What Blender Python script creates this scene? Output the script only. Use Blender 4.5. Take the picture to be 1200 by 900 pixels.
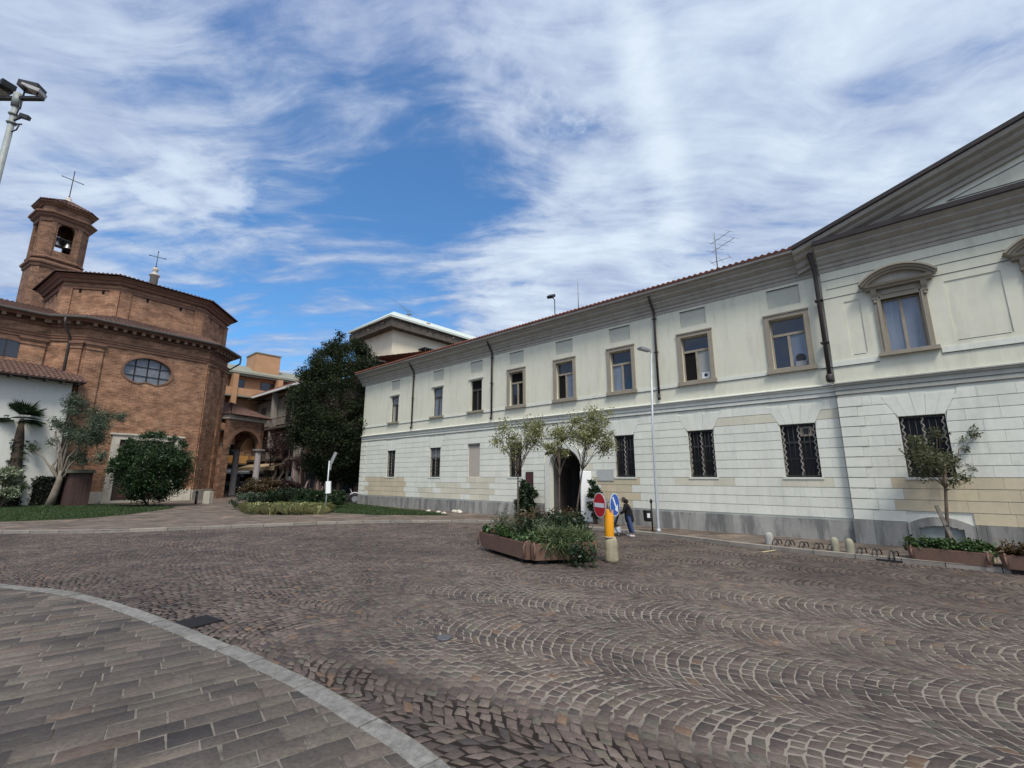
import bpy, bmesh, math, random
import numpy as np
from math import sin, cos, tan, atan, atan2, radians, degrees, pi, sqrt
from mathutils import Vector, Matrix
for o in list(bpy.data.objects): bpy.data.objects.remove(o)
S = bpy.context.scene
COL = S.collection
# ------------------------------------------------------------------ camera
FPX, CX, CY, HOR, CAMZ = 530.0, 600.0, 450.0, 558.5, 2.1
PITCH = atan((HOR-CY)/FPX)
cd = bpy.data.cameras.new('camera'); cam = bpy.data.objects.new('camera', cd); COL.objects.link(cam)
cam.location = (0, 0, CAMZ); cam.rotation_euler = (pi/2+PITCH, 0, 0)
cd.sensor_width = 36; cd.lens = FPX/1200*36; cd.clip_start = 0.05; cd.clip_end = 3000
S.camera = cam
def aim(x, y):
    a = (x-CX)/FPX; b = (CY-y)/FPX
    return Vector((a, cos(PITCH)-b*sin(PITCH), sin(PITCH)+b*cos(PITCH)))
def G(x, y, z=0.0):
    r = aim(x, y); s = (z-CAMZ)/r.z; return (r.x*s, r.y*s)
def DP(x, y, Y):
    r = aim(x, y); s = Y/r.y; return (r.x*s, r.y*s, r.z*s+CAMZ)
def ZT(y, x, Y): return DP(x, y, Y)[2]
# ------------------------------------------------------------------ sun, sky, exposure
SUN_AZ, SUN_EL = radians(168), radians(56)
sd = bpy.data.lights.new('sun', 'SUN'); so = bpy.data.objects.new('sun', sd); COL.objects.link(so)
sd.energy = 2.5; sd.angle = radians(14); sd.color = (1.0, 0.95, 0.88)
so.location = (0, -20, 60); so.rotation_euler = (pi/2-SUN_EL, 0, pi-SUN_AZ)
SUND = Vector((sin(SUN_AZ)*cos(SUN_EL), cos(SUN_AZ)*cos(SUN_EL), sin(SUN_EL)))
S.view_settings.view_transform = 'Standard'; S.view_settings.look = 'None'
S.view_settings.gamma = 1; S.view_settings.exposure = 0.32; S.view_settings.use_curve_mapping = False
S.render.engine = 'CYCLES'
S.render.resolution_x = 1024; S.render.resolution_y = 768

class NT:
    def __init__(s, t): s.t = t; t.nodes.clear()
    def n(s, ty, **k):
        o = s.t.nodes.new(ty)
        for a, v in k.items(): setattr(o, a, v)
        return o
    def lk(s, a, b): s.t.links.new(a, b)
    def put(s, sock, v):
        if isinstance(v, bpy.types.NodeSocket): s.lk(v, sock)
        elif isinstance(v, (tuple, list)) and len(v) == 3 and sock.type == 'RGBA': sock.default_value = (*v, 1)
        else: sock.default_value = v
    def m(s, op, a, b=0.0, c=None, clamp=False):
        o = s.n('ShaderNodeMath', operation=op, use_clamp=clamp); s.put(o.inputs[0], a); s.put(o.inputs[1], b)
        if c is not None: s.put(o.inputs[2], c)
        return o.outputs[0]
    def vm(s, op, a, b=None):
        o = s.n('ShaderNodeVectorMath', operation=op); s.put(o.inputs[0], a)
        if b is not None: s.put(o.inputs[1], b)
        return o.outputs['Value'] if op == 'DOT_PRODUCT' else o.outputs[0]
    def mix(s, f, a, b, mode='MIX'):
        o = s.n('ShaderNodeMix', data_type='RGBA', blend_type=mode); s.put(o.inputs['Factor'], f)
        s.put(o.inputs[6], a); s.put(o.inputs[7], b); return o.outputs[2]
    def noise(s, vec, scale, detail=4, rough=.55, dist=0.0):
        o = s.n('ShaderNodeTexNoise'); s.put(o.inputs['Vector'], vec)
        o.inputs['Scale'].default_value = scale; o.inputs['Detail'].default_value = detail
        o.inputs['Roughness'].default_value = rough; o.inputs['Distortion'].default_value = dist
        return o.outputs['Fac']
    def rng(s, v, a, b, c=0.0, d=1.0, smooth=True):
        o = s.n('ShaderNodeMapRange', interpolation_type='SMOOTHSTEP' if smooth else 'LINEAR'); o.clamp = True
        s.put(o.inputs[0], v); o.inputs[1].default_value = a; o.inputs[2].default_value = b
        o.inputs[3].default_value = c; o.inputs[4].default_value = d; return o.outputs[0]
    def mapping(s, vec, scale=(1, 1, 1), rot=(0, 0, 0), loc=(0, 0, 0)):
        o = s.n('ShaderNodeMapping'); s.put(o.inputs[0], vec)
        o.inputs['Scale'].default_value = scale; o.inputs['Rotation'].default_value = rot; o.inputs['Location'].default_value = loc
        return o.outputs[0]

W = bpy.data.worlds.new('World'); S.world = W; W.use_nodes = True
def build_sky():
    t = NT(W.node_tree)
    out = t.n('ShaderNodeOutputWorld'); bg = t.n('ShaderNodeBackground'); t.lk(bg.outputs[0], out.inputs[0])
    sky = t.n('ShaderNodeTexSky', sky_type='NISHITA'); sky.sun_disc = False
    sky.sun_elevation = SUN_EL; sky.sun_rotation = SUN_AZ
    sky.air_density = 1.0; sky.dust_density = 0.3; sky.ozone_density = 2.0
    d = t.n('ShaderNodeTexCoord').outputs['Generated']
    sx = t.n('ShaderNodeSeparateXYZ'); t.lk(d, sx.inputs[0])
    zz = t.m('ADD', t.m('MAXIMUM', sx.outputs[2], 0.0), 0.16)
    cb = t.n('ShaderNodeCombineXYZ'); t.lk(t.m('DIVIDE', sx.outputs[0], zz), cb.inputs[0]); t.lk(t.m('DIVIDE', sx.outputs[1], zz), cb.inputs[1])
    q0 = cb.outputs[0]
    wn = t.n('ShaderNodeTexNoise'); t.lk(q0, wn.inputs['Vector']); wn.inputs['Scale'].default_value = .9; wn.inputs['Detail'].default_value = 3
    wv = t.vm('SUBTRACT', wn.outputs['Color'], (.5, .5, .5)); sc = t.n('ShaderNodeVectorMath', operation='SCALE'); t.lk(wv, sc.inputs[0]); sc.inputs['Scale'].default_value = 0.55
    q = t.vm('ADD', q0, sc.outputs[0])
    big = t.noise(q, 0.9, 8, .55)
    fine = t.noise(t.mapping(q, (1.0, 2.6, 1), (0, 0, radians(-38))), 1.5, 9, .62, .3)
    puff = t.noise(t.mapping(q, (1, 1, 1), (0, 0, .4), (3.1, 1.7, 0)), 3.2, 8, .58)
    w2 = t.n('ShaderNodeTexNoise'); t.lk(q0, w2.inputs['Vector']); w2.inputs['Scale'].default_value = 2.1; w2.inputs['Detail'].default_value = 6; w2.inputs['Roughness'].default_value = .6
    w2v = t.n('ShaderNodeVectorMath', operation='SCALE'); t.lk(t.vm('SUBTRACT', w2.outputs['Color'], (.5, .5, .5)), w2v.inputs[0]); w2v.inputs['Scale'].default_value = 0.5
    dw = t.vm('NORMALIZE', t.vm('ADD', d, w2v.outputs[0]))
    wisp = t.noise(t.mapping(q, (1.0, 3.4, 1), (0, 0, radians(-30)), (2.2, .6, 0)), 3.6, 9, .6, .4)
    def blob(px, py, a0, a1):
        v = aim(px, py).normalized(); dt = t.vm('DOT_PRODUCT', dw, tuple(v)); return t.rng(dt, cos(radians(a0)), cos(radians(a1)))
    def add(*xs):
        o = xs[0]
        for x in xs[1:]: o = t.m('ADD', o, x)
        return o
    mul = lambda a, b: t.m('MULTIPLY', a, b)
    cen = lambda x: t.m('SUBTRACT', x, .5)
    blue = t.m('MAXIMUM', t.m('MAXIMUM', blob(420, 300, 31, 1), mul(blob(300, 325, 20, 2), .95)), mul(blob(350, 225, 24, 2), .60))
    wl = blob(70, 215, 19, 4)
    wr = blob(1010, 110, 46, 8)
    low = blob(640, 360, 17, 3)
    n_ = add(mul(cen(big), 1.7), mul(cen(fine), 3.0), mul(cen(puff), 1.2), mul(cen(wisp), 1.5))
    cov = add(n_, .76, mul(blue, -.60), mul(wl, .34), mul(wr, .36), mul(low, .42))
    mask = t.rng(cov, -.18, 1.0, .10, 1.0)
    # long bright streak
    a, b = aim(745, 40), aim(795, 260); nrm = a.cross(b).normalized()
    sd_ = t.m('ABSOLUTE', t.m('ADD', t.vm('DOT_PRODUCT', d, tuple(nrm)), t.m('MULTIPLY', cen(t.noise(q, 2.2, 3)), .07)))
    streak = t.m('MULTIPLY', t.rng(sd_, .055, .0), blob(770, 150, 22, 8))
    pf = mul(t.m('MAXIMUM', t.m('MAXIMUM', blob(255, 232, 5, 1.2), blob(180, 180, 3, .5)), blob(628, 130, 4, 1)), t.rng(puff, .42, .56))
    bright = add(.12, mul(cen(fine), 1.6), mul(cen(wisp), 1.0), mul(cen(puff), 1.3), mul(cen(big), .9), mul(wr, .46), mul(wl, .34), mul(low, .34), mul(streak, .30))
    bright = t.rng(bright, 0.0, 1.0, 0.0, 1.0, False)
    cc = t.mix(bright, (.205, .275, .47), (.585, .675, .775))
    # sky glow added round the sun, behind the camera, to light the facades
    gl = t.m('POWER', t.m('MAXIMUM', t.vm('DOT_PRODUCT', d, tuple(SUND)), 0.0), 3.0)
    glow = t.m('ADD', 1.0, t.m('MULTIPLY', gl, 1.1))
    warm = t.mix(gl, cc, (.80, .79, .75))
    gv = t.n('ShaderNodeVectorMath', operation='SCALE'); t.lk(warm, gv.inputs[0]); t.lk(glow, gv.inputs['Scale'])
    sv = t.n('ShaderNodeMix', data_type='RGBA', blend_type='MULTIPLY'); sv.inputs['Factor'].default_value = 1
    t.lk(sky.outputs[0], sv.inputs[6]); sv.inputs[7].default_value = (.062, .118, .152, 1)
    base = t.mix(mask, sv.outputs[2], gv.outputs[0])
    base = t.mix(mul(t.m('MULTIPLY', streak, .42), t.rng(fine, .35, .6)), base, (.60, .68, .77))
    base = t.mix(t.m('MULTIPLY', pf, .75), base, (.55, .64, .76))
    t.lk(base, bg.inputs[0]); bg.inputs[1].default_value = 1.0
build_sky()

# ------------------------------------------------------------------ materials
MATS = {}
def M(name, col, rough=.85, var=.18, scale=2.0, bump=.15, bscale=40, island=0.0, spec=.25, metal=0.0, streak=0.0, dirt=None, dscale=1.2, thr=(.5,.72)):
    if name in MATS: return MATS[name]
    m = bpy.data.materials.new(name); m.use_nodes = True; t = NT(m.node_tree); MATS[name] = m
    out = t.n('ShaderNodeOutputMaterial'); b = t.n('ShaderNodeBsdfPrincipled'); t.lk(b.outputs[0], out.inputs[0])
    oc = t.n('ShaderNodeTexCoord').outputs['Object']
    f = t.m('ADD', t.m('MULTIPLY', t.noise(oc, scale, 6, .6), .6), t.m('MULTIPLY', t.noise(oc, scale*9, 4, .6), .4))
    if streak: f = t.m('ADD', t.m('MULTIPLY', f, 1-streak), t.m('MULTIPLY', t.noise(t.mapping(oc, (3, 3, .25)), 1.4, 5, .6), streak))
    lo = tuple(c*(1-var*2) for c in col); hi = tuple(min(1, c*(1+var*1.6)) for c in col)
    c = t.mix(t.rng(f, .25, .75, smooth=False), lo, hi)
    if island:
        r = t.n('ShaderNodeNewGeometry').outputs['Random Per Island']
        c = t.mix(1.0, c, t.mix(r, (1-island,)*3, (1+island*.6,)*3), 'MULTIPLY')
    if dirt:
        c = t.mix(t.m('MULTIPLY', t.rng(t.noise(t.mapping(oc, (2.2, 2.2, .35)), dscale, 7, .65), thr[0], thr[1]), dirt[1]), c, dirt[0])
    t.lk(c, b.inputs['Base Color'])
    b.inputs['Roughness'].default_value = rough; b.inputs['Specular IOR Level'].default_value = spec; b.inputs['Metallic'].default_value = metal
    if bump:
        bp = t.n('ShaderNodeBump'); bp.inputs['Strength'].default_value = bump; bp.inputs['Distance'].default_value = .02
        t.lk(t.noise(oc, bscale, 5, .6), bp.inputs['Height']); t.lk(bp.outputs[0], b.inputs['Normal'])
    return m
def brickmat(name, c1, c2, mortar, bw=.30, rh=.10, ms=.012, rough=.9):
    m = bpy.data.materials.new(name); m.use_nodes = True; t = NT(m.node_tree)
    out = t.n('ShaderNodeOutputMaterial'); b = t.n('ShaderNodeBsdfPrincipled'); t.lk(b.outputs[0], out.inputs[0])
    uv = t.n('ShaderNodeTexCoord').outputs['UV']
    br = t.n('ShaderNodeTexBrick'); t.lk(uv, br.inputs['Vector']); br.inputs['Scale'].default_value = 1
    br.inputs['Brick Width'].default_value = bw; br.inputs['Row Height'].default_value = rh; br.inputs['Mortar Size'].default_value = ms
    br.inputs['Color1'].default_value = (*c1, 1); br.inputs['Color2'].default_value = (*c2, 1); br.inputs['Mortar'].default_value = (*mortar, 1)
    br.inputs['Bias'].default_value = 0.0; br.inputs['Mortar Smooth'].default_value = .2
    f = t.noise(t.mapping(uv, (1, 1.6, 1)), .9, 8, .7); g = t.noise(t.mapping(uv, (1.2, 4.2, 1)), 2.8, 5, .7)
    c = t.mix(1.0, br.outputs['Color'], t.mix(t.rng(f, .3, .7), (.58, .53, .50), (1.40, 1.36, 1.28)), 'MULTIPLY')
    c = t.mix(1.0, c, t.mix(t.rng(g, .3, .7), (.82, .80, .78), (1.16, 1.16, 1.16)), 'MULTIPLY')
    c = t.mix(t.m('MULTIPLY', t.rng(t.noise(uv, .35, 6, .65), .52, .72), .45), c, tuple(x*.55 for x in c1))
    c = t.mix(t.m('MULTIPLY', t.rng(t.noise(t.mapping(uv, (1, 1, 1), (0, 0, 0), (7, 3, 0)), .5, 6, .65), .56, .72), .35), c, (.46, .33, .22))
    t.lk(c, b.inputs['Base Color']); b.inputs['Roughness'].default_value = rough; b.inputs['Specular IOR Level'].default_value = .2
    bp = t.n('ShaderNodeBump'); bp.inputs['Strength'].default_value = .6; bp.inputs['Distance'].default_value = .02
    t.lk(t.m('ADD', t.m('MULTIPLY', br.outputs['Fac'], -1.0), t.noise(uv, 14, 4)), bp.inputs['Height']); t.lk(bp.outputs[0], b.inputs['Normal'])
    return m
def leafmat(name, dark, light, trans=.25, rough=.45, spec=.4):
    m = bpy.data.materials.new(name); m.use_nodes = True; t = NT(m.node_tree)
    out = t.n('ShaderNodeOutputMaterial'); b = t.n('ShaderNodeBsdfPrincipled'); tr = t.n('ShaderNodeBsdfTranslucent'); mx = t.n('ShaderNodeMixShader')
    r = t.n('ShaderNodeNewGeometry').outputs['Random Per Island']
    oc = t.n('ShaderNodeTexCoord').outputs['Object']
    c = t.mix(t.m('ADD', t.m('MULTIPLY', r, .7), t.m('MULTIPLY', t.rng(t.noise(oc, 1.3, 3), .3, .7), .3)), dark, light)
    t.lk(c, b.inputs['Base Color']); t.lk(c, tr.inputs[0]); b.inputs['Roughness'].default_value = rough; b.inputs['Specular IOR Level'].default_value = spec
    mx.inputs[0].default_value = trans; t.lk(b.outputs[0], mx.inputs[1]); t.lk(tr.outputs[0], mx.inputs[2]); t.lk(mx.outputs[0], out.inputs[0])
    return m
def flat(name, col, rough=.5, spec=.4, metal=0.0):
    m = bpy.data.materials.new(name); m.use_nodes = True; b = m.node_tree.nodes['Principled BSDF']
    b.inputs['Base Color'].default_value = (*col, 1); b.inputs['Roughness'].default_value = rough
    b.inputs['Specular IOR Level'].default_value = spec; b.inputs['Metallic'].default_value = metal
    return m
PL_UP = M('plaster_upper', (.635, .625, .505), .9, .07, .55, .05, 60, streak=.35, dirt=((.40, .385, .315), .38), dscale=1.1, thr=(.50,.70))
PL_LOW = M('plaster_lower', (.665, .67, .585), .9, .09, .9, .08, 50, island=.045, streak=.3, dirt=((.42, .43, .385), .36), dscale=1.0, thr=(.52,.72))
PL_WHITE = M('plaster_light', (.58, .59, .52), .9, .06, .8, .05, 50, streak=.3)
OCHRE_PALE = M('plaster_pale_ochre', (.585, .555, .44), .9, .09, 1.1, .05, 50, island=.07, streak=.3)
OCHRE = M('plaster_ochre', (.55, .475, .33), .9, .10, 1.1, .05, 50, island=.07, streak=.3, dirt=((.40,.36,.27), .5), dscale=1.0)
TAUPE = M('stone_taupe', (.285, .252, .195), .85, .12, 2, .12, 40, streak=.2)
CORN = M('cornice_plaster', (.36, .335, .285), .9, .14, 1.2, .1, 40, streak=.3, dirt=((.22, .20, .17), .45))
PLINTH = M('plinth_stone', (.30, .295, .27), .85, .20, 1.6, .15, 30, island=.22, streak=.4, dirt=((.10, .10, .10), .65), dscale=1.5, thr=(.46,.60))
GRIME = M('grime_line', (.10, .10, .095), .9, .2, 4, 0)
TILE = M('roof_tile', (.22, .085, .055), .85, .35, 3.5, .2, 30, dirt=((.09, .06, .05), .6), dscale=2.0)
TILE_DK = M('roof_tile_aged', (.125, .072, .058), .9, .4, 3.5, .2, 30, dirt=((.05, .04, .038), .6), dscale=2.0)
BRICK = brickmat('church_brick', (.335, .178, .108), (.20, .106, .070), (.34, .25, .18), .40, .125, .014)
BRICK_DK = brickmat('tower_brick', (.24, .130, .085), (.125, .070, .050), (.24, .175, .13), .5, .16, .018)
BRICK_TRIM = M('brick_trim', (.20, .112, .075), .9, .2, 2.2, .25, 25, dirt=((.14, .085, .06), .5))
STONE = M('pale_stone', (.52, .48, .40), .85, .12, 1.8, .15, 30, island=.1, dirt=((.30, .28, .24), .5))
IRON = flat('dark_iron', (.022, .021, .022), .55)
PIPE = M('pipe_brown', (.045, .035, .032), .5, .25, 3, 0, spec=.4)
GUTTER = M('gutter_metal', (.31, .28, .235), .5, .2, 2, .05, spec=.5, metal=.3)
GLASS = flat('window_glass', (.018, .022, .03), .04, .9)
CURT_B = M('cream_curtain_behind_glass', (.30,.295,.26), .15, .2, 2.0, 0, spec=.8, streak=.7)
GLASS_CURT = M('curtain_behind_glass', (.16, .19, .24), .12, .25, 2.0, 0, spec=.9, streak=.7)
DARKIN = flat('dark_interior', (.012, .011, .011), .9, .1)
FRAME_W = M('window_wood', (.30, .26, .20), .7, .15, 3, .05)
FRAME_D = flat('window_dark_frame', (.06, .055, .05), .6)
SHUT = M('blind_panel', (.40, .36, .30), .85, .06, 2, .03)
POLE = M('galvanised_pole', (.44, .47, .48), .45, .08, 3, .02, metal=.25, spec=.5)
GREY = flat('grey_metal', (.20, .21, .22), .45)
WHITE = flat('white_paint', (.78, .79, .78), .5)
GRANITE = M('granite_kerb', (.185, .18, .168), .92, .36, 11, .25, 90, island=.14, spec=.1, dirt=((.22, .22, .215), .4), dscale=3)
KERB_OLD = M('kerb_stone', (.25, .225, .195), .85, .15, 3, .2, 50, island=.16)
PLANTER = M('planter_concrete', (.185, .112, .082), .8, .16, 3, .2, 40, dirt=((.12, .07, .055), .5), dscale=2.2)
SOIL = M('soil', (.035, .026, .02), .95, .3, 8, .6, 40)
BARK = M('bark', (.11, .085, .065), .95, .3, 6, .6, 30)
BARK_PALE = M('bark_pale', (.215, .185, .15), .9, .25, 5, .4, 30)
L_BIG = leafmat('leaf_dark_evergreen', (.011, .018, .008), (.043, .058, .025), .12, .65, .12)
L_OLIVE = leafmat('leaf_olive', (.036, .055, .033), (.125, .165, .105), .3)
L_BUSH = leafmat('leaf_bush', (.012, .026, .011), (.042, .085, .026), .2)
L_PRIVET = leafmat('leaf_privet', (.09, .10, .036), (.42, .42, .20), .4, .35, .5)
L_GREEN = leafmat('leaf_mid_green', (.025, .048, .016), (.075, .135, .04), .3)
L_DKGREEN = leafmat('leaf_deep_green', (.012, .024, .012), (.04, .068, .028), .2)
L_YELLOW = leafmat('leaf_pale_yellow', (.34, .35, .14), (.62, .63, .32), .3)
L_PURPLE = leafmat('leaf_purple', (.022, .012, .014), (.075, .04, .04), .2)
L_RUST = leafmat('leaf_rust', (.05, .028, .014), (.12, .085, .035), .25)
L_PALM = leafmat('leaf_palm', (.016, .030, .014), (.055, .085, .04), .1, .75, .08)
GRASSM = leafmat('grass_blade', (.028, .05, .017), (.07, .115, .038), .3)
TURF = M('turf_soil', (.05, .075, .025), .95, .3, 4, .4, 30)

# ------------------------------------------------------------------ mesh helpers
class MB:
    def __init__(s): s.v = []; s.f = []; s.m = []; s.s = []
    def add(s, vs, fs, m=0, smooth=False):
        b = len(s.v); s.v += [tuple(p) for p in vs]
        for f in fs: s.f.append([i+b for i in f]); s.m.append(m); s.s.append(smooth)
        return s
    def box(s, x0, x1, y0, y1, z0, z1, m=0):
        x0, x1 = min(x0, x1), max(x0, x1); y0, y1 = min(y0, y1), max(y0, y1)
        return s.add([(x0,y0,z0),(x1,y0,z0),(x1,y1,z0),(x0,y1,z0),(x0,y0,z1),(x1,y0,z1),(x1,y1,z1),(x0,y1,z1)],
              [(0,3,2,1),(4,5,6,7),(0,1,5,4),(1,2,6,5),(2,3,7,6),(3,0,4,7)], m)
    def obox(s, c, ax, sz, m=0):            # oriented box: centre, three axes, half sizes
        c = Vector(c); A = [Vector(a).normalized()*h for a, h in zip(ax, sz)]; vs = []
        for k in (-1, 1):
            for a, b in ((-1,-1),(1,-1),(1,1),(-1,1)): vs.append(c+A[0]*a+A[1]*b+A[2]*k)
        return s.add(vs, [(0,3,2,1),(4,5,6,7),(0,1,5,4),(1,2,6,5),(2,3,7,6),(3,0,4,7)], m)
    def bar(s, a, b, w, h=None, m=0, up=(0,0,1)):
        a, b = Vector(a), Vector(b); d = (b-a); u = Vector(up)
        if abs(d.normalized().dot(u)) > .98: u = Vector((1,0,0))
        x = d.cross(u).normalized(); y = x.cross(d).normalized()
        return s.obox((a+b)/2, (x, y, d), (w/2, (h or w)/2, d.length/2), m)
    def tube(s, pts, r, n=8, m=0, smooth=True):
        pts = [Vector(p) for p in pts]; rs = r if isinstance(r, (list, tuple)) else [r]*len(pts)
        b = len(s.v); ref = None
        for i, p in enumerate(pts):
            d = (pts[min(i+1, len(pts)-1)]-pts[max(i-1, 0)]).normalized()
            if ref is None: ref = Vector((0,0,1)) if abs(d.z) < .9 else Vector((1,0,0))
            x = ref - d*ref.dot(d)
            if x.length < 1e-4: x = d.orthogonal()
            x.normalize(); y = d.cross(x); ref = x
            for k in range(n):
                a = 2*pi*k/n; s.v.append(tuple(p+(x*cos(a)+y*sin(a))*rs[i]))
        for i in range(len(pts)-1):
            for k in range(n):
                k2 = (k+1) % n; s.f.append([b+i*n+k, b+i*n+k2, b+(i+1)*n+k2, b+(i+1)*n+k]); s.m.append(m); s.s.append(smooth)
        e = b+(len(pts)-1)*n
        s.f.append([b+k for k in range(n-1, -1, -1)]); s.m.append(m); s.s.append(False)
        s.f.append([e+k for k in range(n)]); s.m.append(m); s.s.append(False)
        return s
    def lathe(s, prof, c=(0,0,0), n=16, m=0, smooth=True):
        b = len(s.v)
        for r, z in prof:
            for k in range(n):
                a = 2*pi*k/n; s.v.append((c[0]+r*cos(a), c[1]+r*sin(a), c[2]+z))
        for i in range(len(prof)-1):
            for k in range(n):
                k2 = (k+1) % n; s.f.append([b+i*n+k, b+i*n+k2, b+(i+1)*n+k2, b+(i+1)*n+k]); s.m.append(m); s.s.append(smooth)
        s.f.append([b+k for k in range(n-1, -1, -1)]); s.m.append(m); s.s.append(False)
        e = b+(len(prof)-1)*n; s.f.append([e+k for k in range(n)]); s.m.append(m); s.s.append(False)
        return s
    def prism(s, poly, ext, m=0, smooth=False):   # planar 3d polygon extruded by a vector
        n = len(poly); e = Vector(ext); vs = [Vector(p) for p in poly]; vs += [p+e for p in vs]
        fs = [list(range(n-1, -1, -1)), list(range(n, 2*n))]+[[i, (i+1) % n, n+(i+1) % n, n+i] for i in range(n)]
        return s.add(vs, fs, m, smooth)
    def sweep(s, path, prof, closed=False, m=0, outside=1, dz=None):  # profile (o, z) along a plan path; o is to the right of travel
        P = [Vector((p[0], p[1])) for p in path]; n = len(P); b = len(s.v); k = len(prof)
        for i, p in enumerate(P):
            ds = []
            if closed or i > 0: ds.append((p-P[i-1]).normalized())
            if closed or i < n-1: ds.append((P[(i+1) % n]-p).normalized())
            ns = [Vector((d.y, -d.x))*outside for d in ds]
            mn = sum(ns, Vector((0,0))).normalized(); sc = 1/max(.3, mn.dot(ns[0]))
            z0 = dz[i] if dz else 0
            for o, z in prof: q = p+mn*o*sc; s.v.append((q.x, q.y, z+z0))
        for i in range(n if closed else n-1):
            j = (i+1) % n
            for a in range(k):
                c = (a+1) % k; s.f.append([b+i*k+a, b+j*k+a, b+j*k+c, b+i*k+c]); s.m.append(m); s.s.append(False)
        if not closed:
            s.f.append([b+a for a in range(k)]); s.m.append(m); s.s.append(False)
            s.f.append([b+(n-1)*k+a for a in range(k-1, -1, -1)]); s.m.append(m); s.s.append(False)
        return s
    def tiles(s, p00, p10, p11, p01, pitch=.24, amp=.035, course=.42, m=0, thick=.06):   # corrugated clay-tile slope, eave p00-p10, ridge p01-p11
        p00, p10, p11, p01 = map(Vector, (p00, p10, p11, p01))
        L = max((p10-p00).length, (p11-p01).length); nu = max(6, int(L/pitch)*4); H = ((p01+p11)/2-(p00+p10)/2).length; nv = max(1, int(H/course))
        nor = (p10-p00).cross(p01-p00).normalized()
        if nor.z < 0: nor = -nor
        b = len(s.v); rows = []
        for j in range(nv):
            rows.append((j/nv, thick*.5)); rows.append(((j+1)/nv, 0.0))
        for (v, h) in rows:
            for i in range(nu+1):
                u = i/nu; p = (p00*(1-u)+p10*u)*(1-v)+(p01*(1-u)+p11*u)*v
                s.v.append(tuple(p+nor*(h+amp*cos(2*pi*u*nu/4))))
        for j in range(len(rows)-1):
            for i in range(nu):
                q = b+j*(nu+1)+i; s.f.append([q, q+1, q+nu+2, q+nu+1]); s.m.append(m); s.s.append(False)
        b2 = len(s.v)                     # underside and eave edge
        for i in range(nu+1):
            u = i/nu; s.v.append(tuple(p00*(1-u)+p10*u-nor*.05))
        for i in range(nu): s.f.append([b2+i, b2+i+1, b+i+1, b+i]); s.m.append(m); s.s.append(False)
        return s
    def build(s, name, mats, parent=None, origin=(0,0,0)):
        me = bpy.data.meshes.new(name)
        V = np.array(s.v, dtype=np.float64).reshape(-1, 3)-np.array(origin)
        me.from_pydata(V.tolist(), [], s.f)
        for x in (mats if isinstance(mats, (list, tuple)) else [mats]): me.materials.append(x)
        me.polygons.foreach_set('material_index', s.m); me.polygons.foreach_set('use_smooth', s.s)
        uv = me.uv_layers.new(name='UVMap'); nl = len(me.loops)
        pn = np.zeros(len(me.polygons)*3); me.polygons.foreach_get('normal', pn); pn = pn.reshape(-1, 3)
        lt = np.zeros(len(me.polygons), dtype=np.int32); me.polygons.foreach_get('loop_total', lt)
        li = np.zeros(nl, dtype=np.int32); me.loops.foreach_get('vertex_index', li)
        N = np.repeat(pn, lt, axis=0); Pt = V[li]
        tx = np.stack([-N[:,1], N[:,0]], 1); ln = np.linalg.norm(tx, axis=1); hz = ln < .35
        tx[~hz] /= ln[~hz][:, None]
        U = np.where(hz, Pt[:,0], (Pt[:,:2]*tx).sum(1)); Vv = np.where(hz, Pt[:,1], Pt[:,2])
        uv.data.foreach_set('uv', np.stack([U, Vv], 1).ravel())
        me.update(); o = bpy.data.objects.new(name, me); COL.objects.link(o)
        if parent is not None: o.parent = parent
        return o
def tag(o, label=None, cat=None, group=None, kind=None):
    if label: o['label'] = label
    if cat: o['category'] = cat
    if group: o['group'] = group
    if kind: o['kind'] = kind
    return o
def thing(name, label, cat, loc=(0,0,0), rz=0.0, group=None):
    o = bpy.data.objects.new(name, None); COL.objects.link(o); o.location = loc; o.rotation_euler = (0,0,rz); o.empty_display_size = .3
    return tag(o, label, cat, group)
def dup(o, parent=None):
    c = o.copy(); COL.objects.link(c); c.parent = parent
    for ch in list(o.children): dup(ch, c)
    return c
def npmesh(name, V, F, mat, parent=None, nper=4, origin=None):
    me = bpy.data.meshes.new(name); V = np.asarray(V, dtype=np.float32)
    if origin is not None: V = V-np.array(origin, dtype=np.float32)
    nf = len(F); me.vertices.add(len(V)); me.vertices.foreach_set('co', V.ravel())
    me.loops.add(nf*nper); me.loops.foreach_set('vertex_index', np.asarray(F, dtype=np.int32).ravel())
    me.polygons.add(nf); me.polygons.foreach_set('loop_start', np.arange(0, nf*nper, nper, dtype=np.int32)); me.polygons.foreach_set('loop_total', np.full(nf, nper, dtype=np.int32))
    me.materials.append(mat); me.update(calc_edges=True); me.validate()
    o = bpy.data.objects.new(name, me); COL.objects.link(o)
    if parent is not None: o.parent = parent
    return o
def leaves(name, pts, size, mat, parent=None, seed=0, aspect=.5, up=.3, jitter=.35, dirs=None, droop=0.0):
    r = np.random.default_rng(seed); n = len(pts); P = np.asarray(pts, dtype=np.float64)
    d = r.normal(size=(n,3)); d[:,2] = d[:,2]*.8-droop
    if dirs is not None: d = d*.5+dirs*1.2
    d /= np.linalg.norm(d, axis=1)[:, None]
    nn = r.normal(size=(n,3)); nn[:,2] = np.abs(nn[:,2])+up*2
    sdv = np.cross(d, nn); sdv /= np.linalg.norm(sdv, axis=1)[:, None]+1e-9
    nn = np.cross(sdv, d)
    L = size*(1+jitter*r.uniform(-1,1,n))[:, None]
    a = P; b = P+d*L*.5+sdv*L*aspect*.5+nn*L*.06; c = P+d*L-nn*L*.1; e = P+d*L*.5-sdv*L*aspect*.5+nn*L*.06
    V = np.stack([a,b,c,e],1).reshape(-1,3); F = np.arange(4*n).reshape(n,4)
    return npmesh(name, V, F, mat, parent)
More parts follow.
